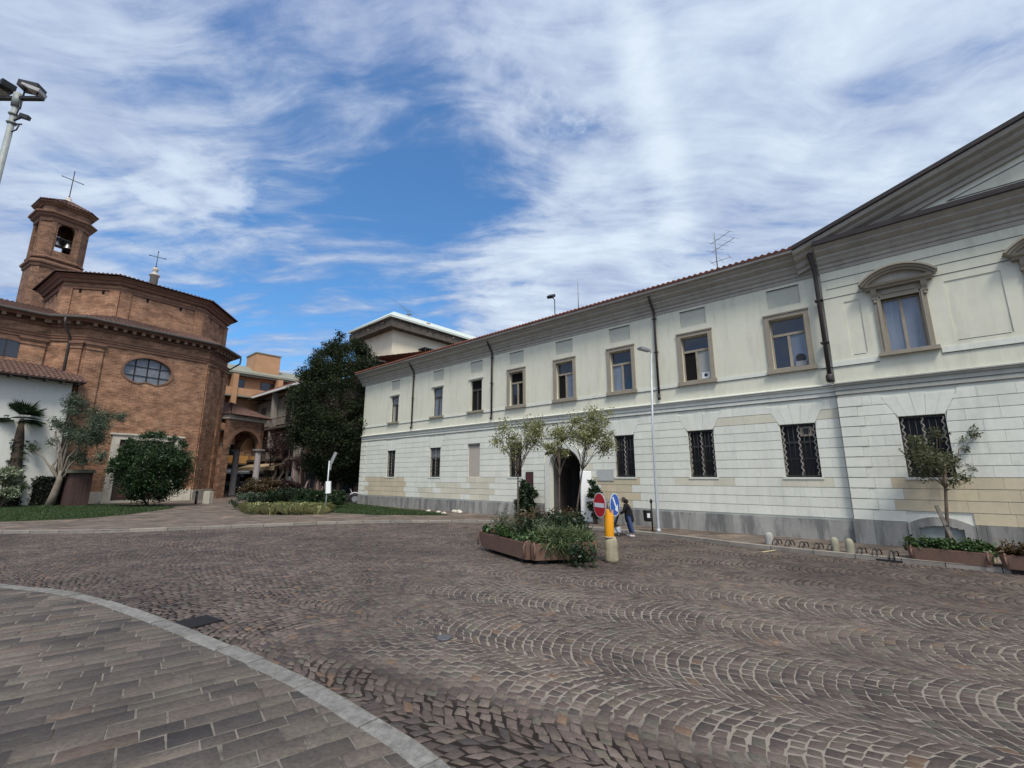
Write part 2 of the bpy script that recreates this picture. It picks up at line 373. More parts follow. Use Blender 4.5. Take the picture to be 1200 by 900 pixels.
def cloud(r, centers, radii, per, flat=1.0, power=.45):
    out = []
    for c, R, k in zip(centers, radii, per):
        d = r.normal(size=(k,3)); d /= np.linalg.norm(d,axis=1)[:,None]; q = r.uniform(0,1,k)**power
        o = d*q[:,None]*R; o[:,2] *= flat; out.append(np.asarray(c)+o)
    return np.concatenate(out)
def inpoly(pts, poly):
    x, y = pts[:,0], pts[:,1]; ins = np.zeros(len(pts), bool); n = len(poly)
    for i in range(n):
        x0,y0 = poly[i]; x1,y1 = poly[(i+1)%n]
        c = ((y0 > y) != (y1 > y)); 
        with np.errstate(divide='ignore', invalid='ignore'): xi = (x1-x0)*(y-y0)/(y1-y0+1e-12)+x0
        ins ^= c & (x < xi)
    return ins
def smooth_path(pts, k=6):
    P = [Vector(p) for p in pts]; out = []
    for i in range(len(P)-1):
        p0 = P[max(i-1,0)]; p1 = P[i]; p2 = P[i+1]; p3 = P[min(i+2,len(P)-1)]
        for j in range(k):
            t = j/k; out.append(.5*((2*p1)+(p2-p0)*t+(2*p0-5*p1+4*p2-p3)*t*t+(3*p1-p0-3*p2+p3)*t**3))
    out.append(P[-1]); return out
# ------------------------------------------------------------------ ground, road, pavements
rng = np.random.default_rng(7)
NC = [(-26,11.6),(-20,11.3),(-14,10.4),(-10,9.45),(-7.57,8.63),(-4.91,7.08),(-2.41,5.44),(-1.2,4.48),(-.5,3.83),(.12,3.0),(.5,2.0),(.72,.8),(.75,-2)]
FK = [(-34,19.0),(-24,17.7),(-19.3,17.75),(-15.6,18.0),(-12.8,19.1),(-9.4,20.7),(-7.2,21.5),(-3.9,21.9),(-1,21.75),(2.1,19.9),(4.66,17.65),(5.83,16.2),(7.5,14.0),(9.73,11.85),(15,7.0),(26,-3.2)]
NCs = [(p.x, p.y) for p in smooth_path([(x,y,0) for x,y in NC], 6)]
FKs = [(p.x, p.y) for p in smooth_path([(x,y,0) for x,y in FK], 5)]
def sheet(name, poly, z, mat, kind='structure'):
    b = MB(); b.add([(x,y,z) for x,y in poly], [list(range(len(poly)))], 0); o = b.build(name, mat)
    if o.data.polygons[0].normal.z < 0: o.data.flip_normals()
    return tag(o, kind=kind)
ASPH = M('asphalt', (.075,.07,.068), .9, .2, 2, .2, 40)
sheet('ground', [(-500,-300),(500,-300),(500,700),(-500,700)], -.06, ASPH)
def mortar_mat():
    m = bpy.data.materials.new('joint_sand'); m.use_nodes = True; t = NT(m.node_tree)
    out = t.n('ShaderNodeOutputMaterial'); b = t.n('ShaderNodeBsdfPrincipled'); t.lk(b.outputs[0], out.inputs[0])
    oc = t.n('ShaderNodeTexCoord').outputs['Object']; sx = t.n('ShaderNodeSeparateXYZ'); t.lk(oc, sx.inputs[0])
    # swept sand stays in the trafficked middle, washed-out joints along the kerb and the far side
    a = t.m('ADD', t.m('MULTIPLY', sx.outputs[0], .46), t.m('MULTIPLY', sx.outputs[1], .89))
    f = t.m('MULTIPLY', t.rng(a, 3.95, 4.7), t.rng(a, 13.0, 8.5))
    f = t.m('MULTIPLY', f, t.rng(sx.outputs[0], -3.6, -.4))
    f = t.m('ADD', t.m('MULTIPLY', f, 1.0), t.m('MULTIPLY', t.m('SUBTRACT', t.noise(oc, .55, 6, .65), .5), 1.8), clamp=True)
    c = t.mix(f, (.020,.016,.014), t.mix(t.noise(oc, 9, 4), (.165,.145,.122), (.255,.228,.192)))
    t.lk(c, b.inputs['Base Color']); b.inputs['Roughness'].default_value = .95; b.inputs['Specular IOR Level'].default_value = .1
    return m
JOINT = mortar_mat()
road_poly = FKs + [(26,-6),(.75,-6)] + NCs[::-1]
sheet('cobbled_road', road_poly, -.0045, JOINT)
def stonemat(name, cols, rough=.62, patch=True, spec=.35):
    m = bpy.data.materials.new(name); m.use_nodes = True; t = NT(m.node_tree)
    out = t.n('ShaderNodeOutputMaterial'); b = t.n('ShaderNodeBsdfPrincipled'); t.lk(b.outputs[0], out.inputs[0])
    oc = t.n('ShaderNodeTexCoord').outputs['Object']; r = t.n('ShaderNodeNewGeometry').outputs['Random Per Island']
    rp = t.n('ShaderNodeValToRGB'); rp.color_ramp.interpolation = 'CONSTANT'; e = rp.color_ramp.elements
    e[0].position = 0; e[0].color = (*cols[0][1], 1); e[1].position = cols[1][0]; e[1].color = (*cols[1][1], 1)
    for p, c in cols[2:]: x = e.new(p); x.color = (*c, 1)
    t.lk(r, rp.inputs[0]); c = rp.outputs[0]
    c = t.mix(1.0, c, t.mix(t.rng(t.noise(oc, 26, 5, .65), .25, .75), (.74,)*3, (1.26,)*3), 'MULTIPLY')
    if patch:
        c = t.mix(1.0, c, t.mix(t.rng(t.noise(oc, .33, 5, .62), .32, .66), (.70,.68,.68), (1.22,1.18,1.14)), 'MULTIPLY')
        c = t.mix(1.0, c, t.mix(t.rng(t.noise(t.mapping(oc, (1,1,1), (0,0,0), (5,2,0)), 1.4, 5, .62), .35, .66), (.84,)*3, (1.14,)*3), 'MULTIPLY')
    t.lk(c, b.inputs['Base Color']); b.inputs['Specular IOR Level'].default_value = spec
    t.lk(t.rng(t.noise(oc, 3, 4), .3, .7, rough-.1, rough+.14), b.inputs['Roughness'])
    bp = t.n('ShaderNodeBump'); bp.inputs['Strength'].default_value = .5; bp.inputs['Distance'].default_value = .008
    t.lk(t.noise(oc, 45, 6, .65), bp.inputs['Height']); t.lk(bp.outputs[0], b.inputs['Normal'])
    return m
COB = stonemat('porphyry_cobble', [(0,(.082,.062,.054)),(.2,(.100,.078,.067)),(.38,(.066,.052,.047)),(.56,(.092,.075,.060)),(.70,(.116,.093,.079)),(.82,(.055,.045,.042)),(.91,(.088,.081,.064)),(.978,(.125,.083,.056))])
PAV = stonemat('porphyry_paver', [(0,(.092,.079,.066)),(.2,(.112,.093,.078)),(.36,(.074,.064,.056)),(.52,(.102,.091,.073)),(.68,(.122,.104,.085)),(.80,(.066,.057,.050)),(.92,(.114,.087,.068)),(.972,(.046,.040,.037))])
def stones(name, C4, ztop, mat, chamf, depth, zt):
    """C4: n x 4 x 2 corner points in plan; every stone gets a small chamfer, its own tilt and height"""
    n = len(C4); c = C4.mean(1, keepdims=True)
    inn = c+(C4-c)*(1-chamf)
    z = np.zeros((n,4))+ztop[:,None]+rng.normal(0, zt, (n,1))+rng.normal(0, zt*.6, (n,4))
    T = np.concatenate([inn, z[:,:,None]], 2)
    Bq = np.concatenate([C4, (z-depth*.35)[:,:,None]], 2); D = np.concatenate([C4, (z*0+ztop[:,None]-depth)[:,:,None]], 2)
    V = np.stack([T,Bq,D],1).reshape(-1,3); base = (np.arange(n)*12)[:,None]
    fs = [[0,1,2,3]]
    for k in range(4):
        k2 = (k+1)%4; fs += [[4+k,4+k2,k2,k],[8+k,8+k2,4+k2,4+k]]
    F = (base[:,:,None]+np.array(fs)[None]).reshape(-1,4)
    return tag(npmesh(name, V, F, mat), kind='structure')
def view_ok(P, m=60, ymin=.7):
    X, Y = P[:,0], P[:,1]; fw = Y*cos(PITCH)-CAMZ*sin(PITCH)
    px = CX+FPX*X/np.maximum(fw, .3)
    return (Y > ymin)&(px > -220)&(px < 1420)
def tuck(P, line, poly, off=.0):
    """corners that cross the kerb line are cut back to it"""
    Ls = [np.array(l) for l in (line if isinstance(line[0], list) else [line])]; a = np.concatenate([l[:-1] for l in Ls]); b = np.concatenate([l[1:] for l in Ls]); ab = b-a; F = P.reshape(-1,2).copy(); out = np.where(~inpoly(F, poly))[0]
    for i in out:
        t = np.clip(((F[i]-a)*ab).sum(1)/(ab*ab).sum(1), 0, 1); q = a+ab*t[:,None]; F[i] = q[np.argmin(((q-F[i])**2).sum(1))]
    return F.reshape(P.shape)
def cobbles():
    ex = np.array((.869,-.495)); es = np.array((.495,.869)); Wc, R, row = 1.7, 1.12, .128
    phm = math.asin(Wc/2/R); S4 = []
    for i in range(-9, 16):
        ks = np.arange(-290, 330); ph0 = rng.uniform(0,1)
        for k in ks:
            if rng.random() < .02: pass
            ns = 15; ed = np.linspace(-phm, phm, ns+1)+rng.normal(0, .014, ns+1)
            if k % 2: ed[1:-1] += (phm/ns)*.9
            ed[0], ed[-1] = -phm, phm
            t0 = (k+ph0)*row
            a, b = ed[:-1], ed[1:]
            g = .0075/R; gr = .0058
            def pt(ph, t): return np.stack([i*Wc+6.14+R*np.sin(ph), t+R-R*np.cos(ph)], 1)
            q = np.stack([pt(a+g, t0+gr), pt(b-g, t0+gr), pt(b-g, t0+row-gr), pt(a+g, t0+row-gr)], 1)
            S4.append(q)
    Q = np.concatenate(S4); n = len(Q)
    P = Q[:,:,0,None]*es+Q[:,:,1,None]*ex; c = P.mean(1)
    ok = view_ok(c)&((inpoly(P.reshape(-1,2), road_poly).reshape(-1,4).sum(1) >= 2)|inpoly(c, road_poly)); P = P[ok]; c = c[ok]
    # old settlement: slow wander of the courses, much looser laying beside the near kerb
    def wob(c, a, s): return a*np.stack([np.sin(c[:,0]*s+1.3*np.sin(c[:,1]*s*.7)), np.cos(c[:,1]*s*1.1+1.7*np.sin(c[:,0]*s*.6))], 1)
    nk = np.array(NCs); dk = np.min(np.hypot(c[:,None,0]-nk[None,:,0], c[:,None,1]-nk[None,:,1]), 1)
    loose = np.clip(1-(dk-.6)/2.6, 0, 1)
    P = P+(wob(c, .03, 1.1)+wob(c, .012, 2.9))[:,None,:]+(wob(c[:, ::-1], .07, 1.9)*loose[:,None])[:,None,:]
    P = P+rng.normal(0, 1, P.shape)*(.006+.007*loose[:,None,None])
    th = rng.normal(0, 1, len(P))*(.02+.10*loose); cc = P.mean(1, keepdims=True); d = P-cc
    P = cc+np.stack([d[:,:,0]*np.cos(th)[:,None]-d[:,:,1]*np.sin(th)[:,None], d[:,:,0]*np.sin(th)[:,None]+d[:,:,1]*np.cos(th)[:,None]], 2)*(1-.022*loose[:,None,None])
    z = .0006*np.sin(c[:,0]*.9+c[:,1]*.5)*np.sin(c[:,1]*.8-.4*c[:,0])
    P = tuck(P, [list(NCs), list(FKs)], road_poly)
    return stones('road_cobbles', P, z, COB, .11, .02, .0014)
cobbles()
# foreground pavement of large porphyry pavers behind a granite kerb
pav_poly = NCs + [(-3,-6),(-26,-6)]
sheet('foreground_pavement', pav_poly, .0385, M('paver_sand', (.165,.148,.125), .95, .3, 1.2, .2, 60, dirt=((.06,.052,.046), .9), dscale=.8, thr=(.45,.6)))
def shift_line(pts, o):
    out = []
    for i,p in enumerate(pts):
        a = Vector(pts[max(i-1,0)]); b = Vector(pts[min(i+1,len(pts)-1)]); d = (b-a).normalized(); out.append((p[0]+d.y*o, p[1]-d.x*o))
    return out
pav_line = shift_line(NCs, .12); pav_in = pav_line+[(-3,-6),(-26,-6)]
Q0 = lambda P: P.reshape(-1,2)
def pavers():
    a, b = Vector(G(170,877)), Vector(G(267,850)); ex = (b-a).normalized(); ex = np.array((ex.x, ex.y)); ey = np.array((-ex[1], ex[0]))
    S4 = []; v = -16.0
    while v < 16:
        h = rng.choice([.17,.20,.23,.26]); u = -22+rng.uniform(0,.4)
        while u < 16:
            l = rng.uniform(.24,.56); g = .0075
            S4.append([(u+g,v+g),(u+l-g,v+g),(u+l-g,v+h-g),(u+g,v+h-g)]); u += l
        v += h
    Q = np.array(S4); P = Q[:,:,0,None]*ex+Q[:,:,1,None]*ey; c = P.mean(1)
    ins_ = inpoly(Q0(P), pav_in).reshape(-1,4); ok = view_ok(c)&(ins_.sum(1) >= 2)|view_ok(c)&inpoly(c, pav_in); P = tuck(P[ok], pav_line, pav_in)
    P = P+rng.normal(0, .0045, P.shape)
    return stones('pavement_pavers', P, np.full(len(P), .043), PAV, .035, .012, .0012)
pavers()
def kerb(name, path, w, z0, z1, mat, blk, side, gap=.008, inset=0.0):
    b = MB(); P = [Vector((x,y,0)) for x,y in path]; acc = [0]
    for i in range(1, len(P)): acc.append(acc[-1]+(P[i]-P[i-1]).length)
    def at(s):
        for i in range(1, len(P)):
            if acc[i] >= s or i == len(P)-1:
                f = (s-acc[i-1])/(acc[i]-acc[i-1]); p = P[i-1].lerp(P[i], f); d = (P[i]-P[i-1]).normalized(); return p, Vector((d.y,-d.x,0))*side
    s = 0; rr = random.Random(3)
    while s < acc[-1]-.2:
        l = blk*rr.uniform(.75,1.2); e = min(s+l, acc[-1]); jz = rr.uniform(-.006,.006); jo = rr.uniform(-.012,.012); pts = []
        ks = max(2, int(l/.4)+1)
        for k in range(ks): pts.append(at(s+gap+(e-s-2*gap)*k/(ks-1)))
        L_ = [p+n*jo for p,n in pts]; R_ = [p+n*(w+jo) for p,n in pts]; c = .012
        vs = []
        for p, q in zip(L_, R_):
            d = (q-p).normalized()
            vs += [(p.x,p.y,z0),(p.x,p.y,z1+jz-c),(p.x+d.x*c,p.y+d.y*c,z1+jz),(q.x-d.x*c,q.y-d.y*c,z1+jz),(q.x,q.y,z1+jz-c),(q.x,q.y,z0)]
        fs = []
        for k in range(ks-1):
            for j in range(5): fs.append([k*6+j,k*6+j+1,k*6+7+j,k*6+6+j])
        fs += [[0,1,2,3,4,5],[(ks-1)*6+j for j in (5,4,3,2,1,0)]]
        b.add(vs, fs); s = e
    return tag(b.build(name, mat), kind='structure')
kerb('granite_kerb', [p for p in NCs], .205, -.05, .052, GRANITE, .95, 1)
kerb('pavement_kerb', FKs, .20, -.05, .108, KERB_OLD, 1.05, -1)
FPAV = brickmat('far_paving', (.150,.126,.108), (.112,.096,.086), (.125,.11,.098), .42, .21, .008, .8)
sheet('pavement', FKs+[(40,-3),(60,60),(30,140),(-140,140),(-140,19)], .1, FPAV)
# drain grate and small cover in the road
GS = .85
t_ = thing('drain_grate', 'dark square slotted iron drain grate in the cobbles beside the granite kerb', 'drain grate', (*G(232,729), 0.0), radians(-32))
b = MB()
for i in range(9): b.box(-.27+i*.062, -.245+i*.062, -.24, .24, -.01, .014)
b.box(-.30,.30,-.27,-.24,-.01,.015).box(-.30,.30,.24,.27,-.01,.015); b.build('grate_bars', IRON, t_); t_.scale = (GS,GS,1)
MB().box(-.31,.31,-.28,.28,-.02,.0095).build('grate_pit', DARKIN, t_)
b = MB(); b.lathe([(.10,-.01),(.10,.010),(.085,.014)], (0,0,0), 16); o = b.build('valve_cover', flat('cast_iron', (.075,.078,.085), .5)); o.location = (*G(520,748), .004)
tag(o, 'small round grey metal valve cover set among the road cobbles', 'valve cover')
# painted mark by the bicycle racks
YEL = M('worn_yellow_paint', (.42,.36,.22), .85, .3, 12, 0)
a_, b_ = G(893,647.5), G(919,643.5); dv = (Vector(b_)-Vector(a_)).normalized(); nv_ = Vector((-dv.y, dv.x))
MB().add([(*(Vector(a_)-nv_*.05),.012),(*(Vector(b_)-nv_*.05),.012),(*(Vector(b_)+nv_*.05),.012),(*(Vector(a_)+nv_*.05),.012)], [(0,1,2,3)]).build('road_marking', YEL)['kind'] = 'structure'
# lawns
def lawn(name, pix, n, h, mat, seed, z=.1, turf=TURF):
    poly = [G(x,y,z) for x,y in pix]; r = np.random.default_rng(seed)
    b = MB(); b.add([(x,y,z+.012) for x,y in poly], [list(range(len(poly)))]); o = b.build(name, turf)
    if o.data.polygons[0].normal.z < 0: o.data.flip_normals()
    tag(o, kind='stuff')
    A = np.array(poly); lo, hi = A.min(0), A.max(0); P = r.uniform(lo, hi, (n*4,2)); P = P[inpoly(P, poly)][:n]; k = len(P)
    a = r.uniform(0, 2*pi, k); hh = h*r.uniform(.4,1.3,k); w = .012+.01*r.random(k); ln = r.normal(0,.35,(k,2))*hh[:,None]
    sd2 = np.stack([np.cos(a),np.sin(a)],1)*w[:,None]; zb = np.full((k,1), z+.01)
    V = np.stack([np.concatenate([P-sd2,zb],1), np.concatenate([P+sd2,zb],1), np.concatenate([P+ln, zb+hh[:,None]],1)],1).reshape(-1,3)
    g = npmesh(name, V, np.arange(3*k).reshape(k,3), mat, None, 3); tag(g, kind='stuff'); g.parent = o
    return o
L1 = lawn('lawn', [(-80,614),(0,611.5),(60,609.5),(100,607.5),(150,603),(190,597.5),(205,595),(190,593),(100,592),(0,591.5),(-80,591.5)], 46000, .11, GRASSM, 1)
tag(L1, 'green lawn strip in front of the white house and the brick church', 'lawn')
L2 = lawn('lawn', [(392,601),(440,603.5),(525,604),(508,601),(470,597.5),(430,593),(405,590.5),(380,592)], 26000, .11, GRASSM, 2)
tag(L2, 'green lawn strip along the pale palace beyond the dark tree', 'lawn')
L3 = lawn('planting_bed', [(286,601),(330,603),(392,601),(430,592),(400,588),(330,587),(280,590)], 600, .06, GRASSM, 3, turf=SOIL)
tag(L3, 'dark soil planting bed under the big dark tree', 'planting bed')
# ------------------------------------------------------------------ the palace (local frame: x along the facade to the far end, y out of it, z up)
PP = Vector(G(985,634,.1)); PAZ = radians(-48.15); PD = Vector((sin(PAZ),cos(PAZ))); PN = Vector((-PD.y,PD.x)); PROT = atan2(PD.y,PD.x)
def PW(u, y, z=0): q = PP+PD*u+PN*y; return (q.x,q.y,z)
pal = thing('palace', 'long pale two-storey neoclassical palace with pedimented projecting end on the right', 'palace', (PP.x,PP.y,0), PROT)
Z0 = .1; UE = 29.3; UB = -.48; UR = -17.4; BY = .16      # far end, bay start, bay end, bay projection
UPW = [(.72,1.36,1),(4.0,1.36,1),(7.34,1.34,1),(10.45,1.30,1),(13.65,1.28,1),(16.82,.96,0),(20.38,.96,0),(25.18,.94,0)]
LOW = [(.79,1.06,'ac'),(4.08,1.0,''),(7.39,.95,''),(13.77,.92,''),(16.9,.93,'blind'),(20.46,1.05,'shut'),(25.3,1.0,'')]
BAYU = [-2.42,-5.66,-8.92,-12.18,-15.42]
UZ0, UZ1 = 5.86, 7.72; LZ0, LZ1 = 2.08, 3.88; DOOR = (10.58, .92, 3.42)   # door centre, half width, crown
def holes_wall(mb, u0, u1, z0, z1, holes, y, dep, m=0):
    us = sorted({u0,u1,*[h[0] for h in holes],*[h[1] for h in holes]}); zs = sorted({z0,z1,*[h[2] for h in holes],*[h[3] for h in holes]})
    for a, b in zip(us, us[1:]):
        for c, d in zip(zs, zs[1:]):
            mu, mz = (a+b)/2, (c+d)/2
            if any(h[0] < mu < h[1] and h[2] < mz < h[3] for h in holes): continue
            mb.add([(a,y,c),(b,y,c),(b,y,d),(a,y,d)], [(3,2,1,0)], m)
    for a, b, c, d in [h[:4] for h in holes]:
        mb.add([(a,y,c),(b,y,c),(b,y,d),(a,y,d),(a,y-dep,c),(b,y-dep,c),(b,y-dep,d),(a,y-dep,d)], [(0,1,5,4),(1,2,6,5),(2,3,7,6),(3,0,4,7)], m)
ZS = 5.02          # string course
# upper walls with their window openings and the shallow panels above them
mb = MB(); hs = []
for u, w, st in UPW:
    hw = w/2-(.13 if st else 0)+.0; hs.append((u-hw,u+hw,UZ0+.02,UZ1))
holes_wall(mb, UB, UE, ZS, 9.85, hs+[(u-.52,u+.52,8.16,8.86) for u,_,_ in UPW], 0, .28)
bh = [(c-.50,c+.50,5.90,7.66) for c in BAYU]; pans = [(-4.62,-3.46,5.98,7.80),(-7.88,-6.70,5.98,7.8),(-11.15,-9.96,5.98,7.8),(-14.4,-13.2,5.98,7.8),(-1.44,-1.02,5.98,7.80)]
holes_wall(mb, UR, UB, ZS, 9.85, bh+pans, BY, .28)
for a,b,c,d in pans: mb.add([(a,BY-.025,c),(b,BY-.025,c),(b,BY-.025,d),(a,BY-.025,d)], [(3,2,1,0)])
mb.add([(UB,BY,ZS),(UB,-.05,ZS),(UB,-.05,9.85),(UB,BY,9.85)], [(0,1,2,3)])
mb.box(UE-.02,UE,-11,-.001,0,9.85).box(UR,UR+.02,-11,BY-.001,0,9.85).box(UR,UE,-11.02,-11,0,9.85)
mb.build('upper_wall', PL_UP, pal)
for u,_,_ in UPW: MB().box(u-.519,u+.519,-.2,-.05,8.161,8.859).build('blind_panel', M('panel_plaster', (.47,.475,.40), .9, .06, .8, .05, 50), pal)
# backing behind the rusticated ground floor
dc, dh, dz = DOOR; spr = dz-dh
mb = MB(); lh = [(u-w/2,u+w/2,LZ0,LZ1) for u,w,_ in LOW]+[(dc-dh,dc+dh,Z0-.05,dz)]
holes_wall(mb, UB, UE, 0, ZS, lh, -.03, .30)
mb.add([(UB,BY,0),(UB,-.05,0),(UB,-.05,ZS),(UB,BY,ZS)], [(0,1,2,3)])
blh = [(c-.52,c+.52,LZ0,LZ1) for c in BAYU]
holes_wall(mb, UR, UB, 0, ZS, blh, BY-.03, .30)
n = 14
for sgn in (-1,1):                       # spandrels that turn the doorway into an arch
    arc = [(dc+sgn*dh*sin(pi/2*k/n), spr+dh*cos(pi/2*k/n)) for k in range(n+1)]
    vs = [(x,-.03,z) for x,z in arc]+[(x,-.33,z) for x,z in arc]+[(dc+sgn*dh,-.03,dz)]
    fs = [(k,k+1,n+2+k,n+1+k) for k in range(n)]+[(k,2*n+2,k+1) for k in range(n)]
    mb.add(vs, fs)
mb.build('lower_wall', PL_LOW, pal)
# rusticated courses: separate blocks, grooves between them
RUST = MB(); VOUS = MB(); rr = random.Random(5)
ch = .318; zb = .80
def course_blocks(U0, U1, y, holes, voids, och, e0=(0,0), e1=(0,0)):
    k = 0; z = zb
    while z+ch < ZS-.30:
        z1 = z+ch; cuts = []; sl = {}; sr = {}; u0 = U0+e0[k%2]; u1 = U1-e1[k%2]
        for uc,hw in voids:
            if z1 > LZ1+.01 and z < LZ1+.62:
                w_ = hw+.34*max(0,(min(z1,LZ1+.64)-LZ1))/.64+.003; cuts.append((uc-w_,uc+w_)); dw = .34*(min(z1,LZ1+.64)-max(z,LZ1))/.64
                sl[round(uc-w_,3)] = dw; sr[round(uc+w_,3)] = dw
        for a,b,c,d in holes:
            if z1 > c+.01 and z < d-.01: cuts.append((a,b))
        cuts.sort(); segs = []; u = u0
        for a,b in cuts:
            if a > u: segs.append((u,min(a,u1)))
            u = max(u,b)
        if u < u1: segs.append((u,u1))
        for a,b in segs:
            L = b-a; nb = max(1, round(L/.78)); off = (.5 if k%2 else 0)
            ed = [a]+[a+(i+off)*L/nb for i in range(0 if off else 1, nb)]+[b]; ed = sorted(set(round(e,3) for e in ed))
            for p,q in zip(ed, ed[1:]):
                if q-p < .05: continue
                mid = (p+q)/2; m = max([0]+[o[4] for o in och if o[0] < mid < o[1] and o[2] < (z+z1)/2 < o[3]])
                pb, qb = p-sr.get(round(p,3),0), q+sl.get(round(q,3),0)
                RUST.prism([(pb+.0022,y-.03,z+.0095),(qb-.0022,y-.03,z+.0095),(q-.0022,y-.03,z1-.0095),(p+.0022,y-.03,z1-.0095)], (0,.036,0), m)
        z = z1; k += 1
    return z
ochw = [(23.4,28.4,.7,2.02,1),(17.6,20.0,.7,1.8,2),(15.6,17.5,.7,2.0,2),(6.9,8.9,.9,1.98,1),(0.2,1.5,1.75,2.06,2),(3.2,4.9,1.7,2.06,2),(-0.3,3.0,3.9,4.4,2),(9.0,9.5,2.3,4.0,2),(20.5,22,.7,1.4,2)]
lv = [(u,w/2) for u,w,_ in LOW if _ != 'blind']
dv_ = [(dc-dh-.30,dc+dh+.30,0,dz+.30)]
course_blocks(UB+.06, UE, 0, lh+dv_, lv, ochw, (0,0), (.505,.725))
ochb = [(UR,-1.48,.7,2.10,1)]
blv = [(c,.52) for c in BAYU]
RUST.build('rustication', [PL_LOW, OCHRE, OCHRE_PALE], pal); RUST = MB()
course_blocks(UR, UB, BY, blh+[(-3.12,-1.72,0,1.0)], blv, ochb, (0,0), (.465,.625))
RUST.build('rustication', [PL_LOW, OCHRE, OCHRE_PALE], pal)
def voussoirs(u, hw, y):
    hb, ht = hw, hw+.34; VM = MB()
    for i in range(5):
        a, b = -1+2*i/5, -1+2*(i+1)/5; g = .002
        top = LZ1+.64+(.0 if i != 2 else .05)
        VM.prism([(u+a*hb+g,y-.03,LZ1+.01),(u+b*hb-g,y-.03,LZ1+.01),(u+b*ht-g,y-.03,top),(u+a*ht+g,y-.03,top)], (0,.036,0))
    VM.build('flat_arch', PL_LOW, pal)
for (u,w,k) in LOW:
    if k != 'blind': voussoirs(u, w/2, 0)
for c in BAYU: voussoirs(c, .52, BY)
# archway surround and dark passage
mb = MB(); ro, ri = dh+.26, dh+.005; n = 20
arc = [pi*k/n for k in range(n+1)]
outer = [(dc+ro*cos(a),spr+ro*sin(a)) for a in arc]; inner = [(dc+ri*cos(a),spr+ri*sin(a)) for a in arc]
for i in range(n):
    mb.prism([(inner[i][0],-.03,inner[i][1]),(outer[i][0],-.03,outer[i][1]),(outer[i+1][0],-.03,outer[i+1][1]),(inner[i+1][0],-.03,inner[i+1][1])], (0,.075,0))
mb.box(dc-ro,dc-ri,-.03,.045,Z0,spr).box(dc+ri,dc+ro,-.03,.045,Z0,spr)
sur = mb.build('arch_surround', PL_WHITE, pal)
mb = MB()
mb.add([(dc-dh,-.3,Z0+.01),(dc+dh,-.3,Z0+.01),(dc+dh,-6,Z0+.01),(dc-dh,-6,Z0+.01)], [(0,1,2,3)])
prof = [(dc+dh,Z0)]+[(dc+dh*cos(pi*k/n),spr+dh*sin(pi*k/n)) for k in range(n+1)]+[(dc-dh,Z0)]
vs = [(x,-.33,z) for x,z in prof]+[(x,-6,z) for x,z in prof]; L_ = len(prof)
mb.add(vs, [(i+1,i,L_+i,L_+i+1) for i in range(L_-1)]+[list(range(L_,2*L_))])
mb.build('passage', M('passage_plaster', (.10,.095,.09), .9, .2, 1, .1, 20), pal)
for sgn in (-1,1):
    d_ = MB().box(dc+sgn*(dh-.06),dc+sgn*(dh-.02),-1.75,-.85,Z0+.02,spr); dl = d_.build('gate_leaf', M('old_door_wood', (.055,.045,.038), .7, .25, 4, .1), pal)
# plinth slabs
mb = MB(); rr = random.Random(11)
def plinth(u0,u1,y,skip=[],zt=.74):
    u = u0
    while u < u1-.01:
        w = min(rr.uniform(.62,1.15), u1-u)
        if u1-u-w < .3: w = u1-u
        for a,b in ([(u,u+w)] if not any(s[0] < u+w and s[1] > u for s in skip) else [(u,min(u+w,s[0])) for s in skip if s[0] > u]+[(max(u,s[1]),u+w) for s in skip if s[1] < u+w]):
            if b-a > .03: mb.box(a+.003,b-.003,y-.1,y+.055,-.02,zt+rr.uniform(-.004,.004))
        u += w
plinth(UB+.06,dc-dh-.28,0); mb.build('plinth', PLINTH, pal); mb = MB()
plinth(dc+dh+.28,UE+.05,0); mb.build('plinth', PLINTH, pal); mb = MB()
plinth(UR,UB+.06,BY,[(-3.12,-1.70)],.80)
mb.build('plinth', PLINTH, pal)
# basement light in the plinth of the bay: segmental stone arch and pale pane
bw = thing('basement_window', None, None); bw.parent = pal
c0, hw_ = -2.41, .70; mb = MB(); n = 12
def seg(r, k, cz, a0=.95): a = -a0+2*a0*k/n; return (c0+r*sin(a), cz+r*cos(a))
for i in range(n):
    x0, x1 = -hw_+2*hw_*i/n, -hw_+2*hw_*(i+1)/n
    zt = lambda x: .98-.22*(x/hw_)**2; zl = lambda x: (.74-.10*(x/(hw_-.2))**2 if abs(x) < hw_-.2 else .1)
    xm = (x0+x1)/2
    mb.prism([(c0+x0,BY-.1,zl(xm)),(c0+x1,BY-.1,zl(xm)),(c0+x1,BY-.1,zt(x1)),(c0+x0,BY-.1,zt(x0))], (0,.20,0))
mb.build('stone_arch', PLINTH, bw)
MB().box(c0-.52,c0+.52,BY-.08,BY-.02,.1,.74).build('pane', M('dusty_pane', (.27,.31,.29), .3, .2, 3, .05, 20, streak=.4, spec=.6), bw)
# quoins
mb = MB(); z = zb; k = 0
while z+ch < ZS-.3:
    l = .62 if k%2 else .46
    mb.box(UB-l,UB+.02,BY-.12,BY+.025,z+.014,z+ch-.014); z += ch; k += 1
mb.build('quoins', PL_LOW, pal); mb = MB()
z = zb; k = 0
while z+ch < ZS-.3:
    l = .72 if k%2 else .5
    mb.box(UE-l,UE+.03,-.5,.03,z+.014,z+ch-.014); z += ch; k += 1
mb.build('quoins', PL_LOW, pal)
mb = MB(); z = zb; k = 0
while z+ch < ZS-.35:
    mb.box(22.68-(.22 if k%2 else .12),22.68+(.22 if k%2 else .12),-.02,.008,z+.015,z+ch-.015); z += ch; k += 1
mb.build('joint_stones', PL_LOW, pal)
